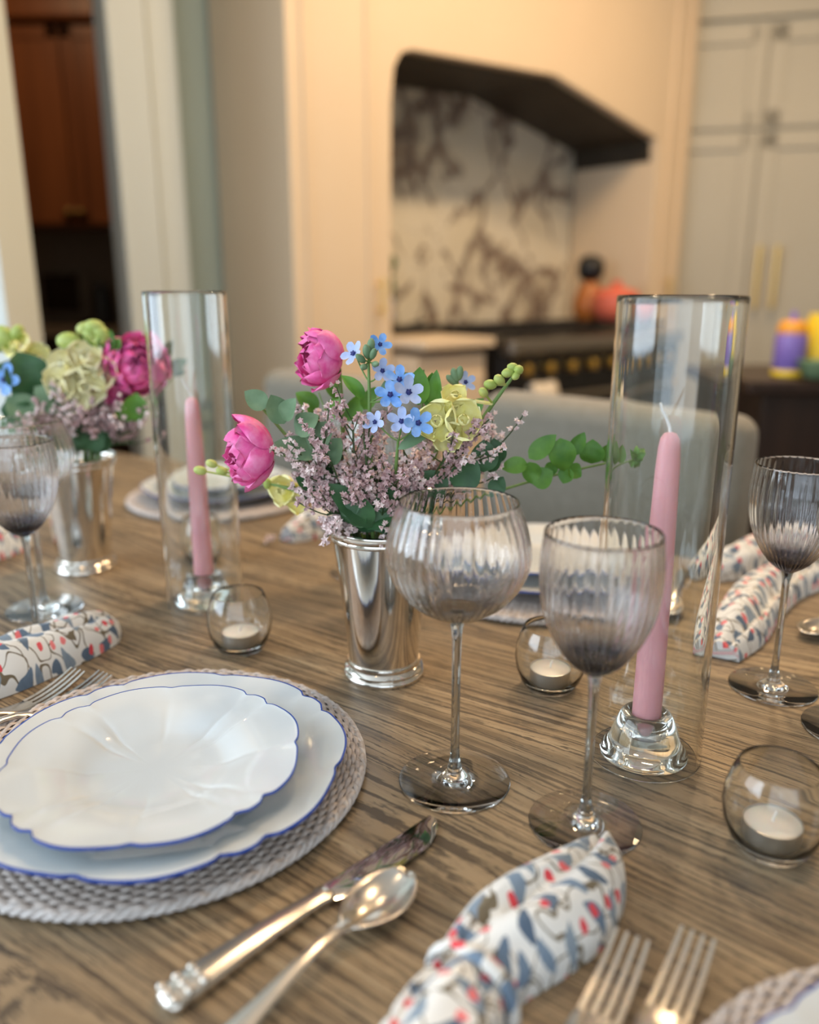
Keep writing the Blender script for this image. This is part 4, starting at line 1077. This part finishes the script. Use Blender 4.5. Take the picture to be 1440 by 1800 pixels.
branch(cup_p, B(1108, 806, .03), [lv((928, 816), (880, 822), .009, .0), lv((930, 806), (978, 764), .010, .0), lv((985, 770), (992, 828), .014, .005), lv((1005, 800), (1028, 760), .008, .01), lv((930, 812), (940, 852), .010, .0), lv((935, 850), (972, 828), .012, .0),
       lv((975, 812), (962, 838), .007, .005), lv((1000, 822), (990, 850), .009, .005), lv((1000, 820), (1022, 838), .009, .005), lv((1040, 815), (1042, 772), .013, .012), lv((1062, 812), (1072, 780), .010, .02)],
       'green leafy branch stretching far right behind the hurricane glass', MB_, 'leaf', .010, .0013, tuft=True)
branch(cup_p, B(745, 650, .0), [lv((735, 712), (738, 645), .011), lv((752, 716), (760, 655), .009), lv((765, 720), (768, 650), .008), lv((700, 700), (728, 655), .006), lv((640, 700), (600, 660), .007)], 'upright green leaves in the centre of the middle bouquet', MB_, 'leaf', .01)
branch(cup_p, B(880, 800, -.02), [lv((850, 830), (852, 772), .014, -.03), lv((875, 815), (868, 770), .010, -.02), lv((860, 830), (882, 782), .009, -.02), lv((865, 870), (885, 838), .009, -.03), lv((800, 860), (840, 810), .015, -.035), lv((780, 870), (745, 828), .014, -.035)], 'dark green leaves on the right side of the middle bouquet', MB_, 'leaf_dark', .01)
branch(cup_p, B(560, 850, -.03), [lv((640 + 24 * math.cos(k * 2.4), 925), (575 + (k * 61) % 190, 850 + (k * 37) % 60), .014, -.045 + .006 * (k % 5)) for k in range(16)] + [lv((640, 880), (590, 850), .015, -.03), lv((640, 900), (700, 870), .015, -.03), lv((600, 905), (640, 860), .013, -.04), lv((700, 905), (750, 875), .015, -.035), lv((560, 860), (520, 840), .010, -.03), lv((650, 860), (655, 810), .015, -.02), lv((730, 880), (720, 820), .015, -.02), lv((600, 850), (570, 800), .013, -.02)],
       'dark green leaves low over the rim of the middle silver cup', MB_, 'leaf_dark', .0)
branch(cup_p, B(560, 690, .05), [lv((560, 720), (520, 690), .010, .05), lv((575, 740), (600, 690), .009, .05), lv((560, 760), (530, 720), .010, .05), lv((610, 740), (640, 690), .009, .04), lv((600, 700), (570, 665), .008, .04), lv((640, 720), (660, 680), .008, .03), lv((820, 740), (850, 700), .010, .03)], 'blurred green leaves at the back of the middle bouquet', MB_, 'leaf', .01)
sp_t = [(575, 905), (592, 918), (620, 912), (648, 918), (672, 905), (690, 925), (545, 870), (585, 880), (630, 880), (660, 870), (705, 865), (735, 845), (560, 770), (540, 830), (600, 790), (575, 840), (640, 770), (560, 890), (610, 860), (650, 840), (690, 850), (640, 890), (720, 810), (760, 830), (800, 780), (850, 800), (840, 850), (790, 850), (620, 740), (560, 740), (700, 890), (880, 780), (740, 870), (530, 800), (600, 900), (660, 800), (820, 765), (720, 850), (580, 815), (625, 825)]
for i, (x, y) in enumerate(sp_t):
    spray(cup_p, B(x, y, -.045 + .012 * (i % 4) + (.02 if y < 760 else 0)), ('pale lilac' if i % 4 else 'dusky mauve') + ' sprig of tiny statice florets in the middle silver cup', MB_, 100 + i, 1.0, 92, 'lilac' if i % 4 else 'mauve', .030 if y > 760 else .034)
# one loose sprig hanging below the left side
t = thing('statice_sprig', 'tiny loose statice sprig lying between the left candle and the middle cup', 'flower', T(474, 952), 0)
g = Geo(); g.tube([T(462, 960, .002), T(474, 952, .003), T(484, 944, .004)], .0006, 5); g.build('stem', M['stem_dark'], t)
g = Geo(); rr = random.Random(4)
for i in range(16): q = T(474, 952, .005) + Vector((rr.uniform(-.007, .007), rr.uniform(-.010, .012), rr.uniform(0, .006))); floret(g, q, Vector((rr.gauss(0, 1), rr.gauss(0, 1), 1)), .0026, rr)
g.build('florets', M['lilac'], t, smooth=False)

# left bouquet (blurred)
lY = cupL.y
def Bl(px, py, dy=0.0): return W(px, py, lY + dy)
lc_n = CAMDIR(cupL)
def ll(a, b, wd, dy=-.03): return (Bl(*a, dy), Bl(*b, dy), wd, lc_n + Vector((R.uniform(-.4, .4), 0, R.uniform(-.2, .5))))
ranunculus(cupL, Bl(238, 642, -.02), Vector((.45, -.7, .35)), .034, 'large magenta ranunculus on the right of the left bouquet', LB_, 12)
ranunculus(cupL, Bl(212, 695, -.0), Vector((.7, -.4, -.2)), .020, 'small magenta ranunculus under the large one in the left bouquet', LB_, 15)
snapdragon(cupL, Bl(168, 572, -.03), [(Bl(110, 640, -.04), cf(-.2, .3), .018), (Bl(150, 625, -.045), cf(.2, .4), .018), (Bl(105, 672, -.05), cf(-.3, .2), .020), (Bl(150, 680, -.055), cf(.1, .1), .022), (Bl(172, 655, -.05), cf(.3, .3), .018), (Bl(130, 698, -.05), cf(0, 0), .017)],
           [(Bl(122, 600, -.03), .011), (Bl(165, 575, -.03), .009), (Bl(178, 585, -.03), .009), (Bl(150, 578, -.03), .008), (Bl(176, 598, -.03), .008), (Bl(160, 590, -.03), .009)], 'pale yellow snapdragon stem in the left bouquet', LB_, 21, 'cream_petal')
snapdragon(cupL, Bl(20, 600, .0), [(Bl(62, 625, -.01), cf(.2, .4), .015), (Bl(25, 605, -.01), cf(-.2, .6), .016), (Bl(80, 660, -.01), cf(.2, .2), .016)], [(Bl(10, 590, .0), .010), (Bl(0, 605, .0), .010), (Bl(30, 585, 0), .008)], 'golden yellow snapdragon at the far left of the left bouquet', LB_, 25)
branch(cupL, Bl(10, 640, -.02), [ll((60, 690), (30, 618), .030), ll((50, 680), (-5, 640), .024), ll((70, 700), (20, 690), .022), ll((60, 720), (0, 720), .022), ll((90, 710), (50, 660), .020)], 'dark green broad leaves on the left side of the left bouquet', LB_, 'leaf_dark', .01)
branch(cupL, Bl(110, 695, -.04), [ll((110, 720), (60, 680), .018, -.045), ll((120, 730), (90, 690), .016, -.045), ll((60, 730), (10, 700), .020, -.045), ll((50, 745), (0, 745), .016, -.04), ll((130, 720), (112, 680), .012, -.04)], 'grey green eucalyptus leaves in the left bouquet', LB_, 'leaf_sage', .0)
branch(cupL, Bl(325, 640, .03), [ll((250, 660), (300, 645), .010, .03), ll((290, 655), (330, 632), .010, .03), ll((270, 640), (300, 598), .010, .03), ll((250, 630), (262, 592), .010, .03), ll((295, 650), (325, 655), .008, .03)], 'sage branch behind the left hurricane glass', LB_, 'leaf_sage', .01)
branch(cupL, Bl(190, 590, .0), [ll((180, 620), (195, 580), .012), ll((170, 610), (150, 570), .010), ll((190, 620), (212, 595), .010), ll((150, 620), (130, 590), .010), ll((235, 740), (240, 690), .018, -.05), ll((215, 740), (226, 712), .014, -.05)], 'green leaves at the top of the left bouquet', LB_, 'leaf', .01)
branch(cupL, Bl(150, 770, -.03), [ll((150, 790), (125, 745), .020, -.035), ll((150, 790), (175, 745), .020, -.035), ll((160, 790), (195, 760), .016, -.03), ll((140, 790), (100, 765), .016, -.03)], 'very dark leaves just above the rim of the left silver cup', LB_, 'leaf_dark', .0)
tweedia(cupL, Bl(10, 690, -.04), [(Bl(8, 668, -.05), cf(0, .3), .020, 0)], [], [], 'blue star flower at the left edge of the photo', LB_, 41)
for i, (x, y) in enumerate([(120, 730), (160, 735), (190, 735), (140, 755), (175, 755), (205, 770), (235, 760), (100, 750), (220, 745), (60, 750), (240, 780), (150, 720)]):
    spray(cupL, Bl(x, y, -.05 + .012 * (i % 3)), ('dusky mauve' if i % 3 else 'pale lilac') + ' sprig of tiny statice florets in the left silver cup', LB_, 300 + i, 1.25, 70, 'mauve' if i % 3 else 'lilac', .034)
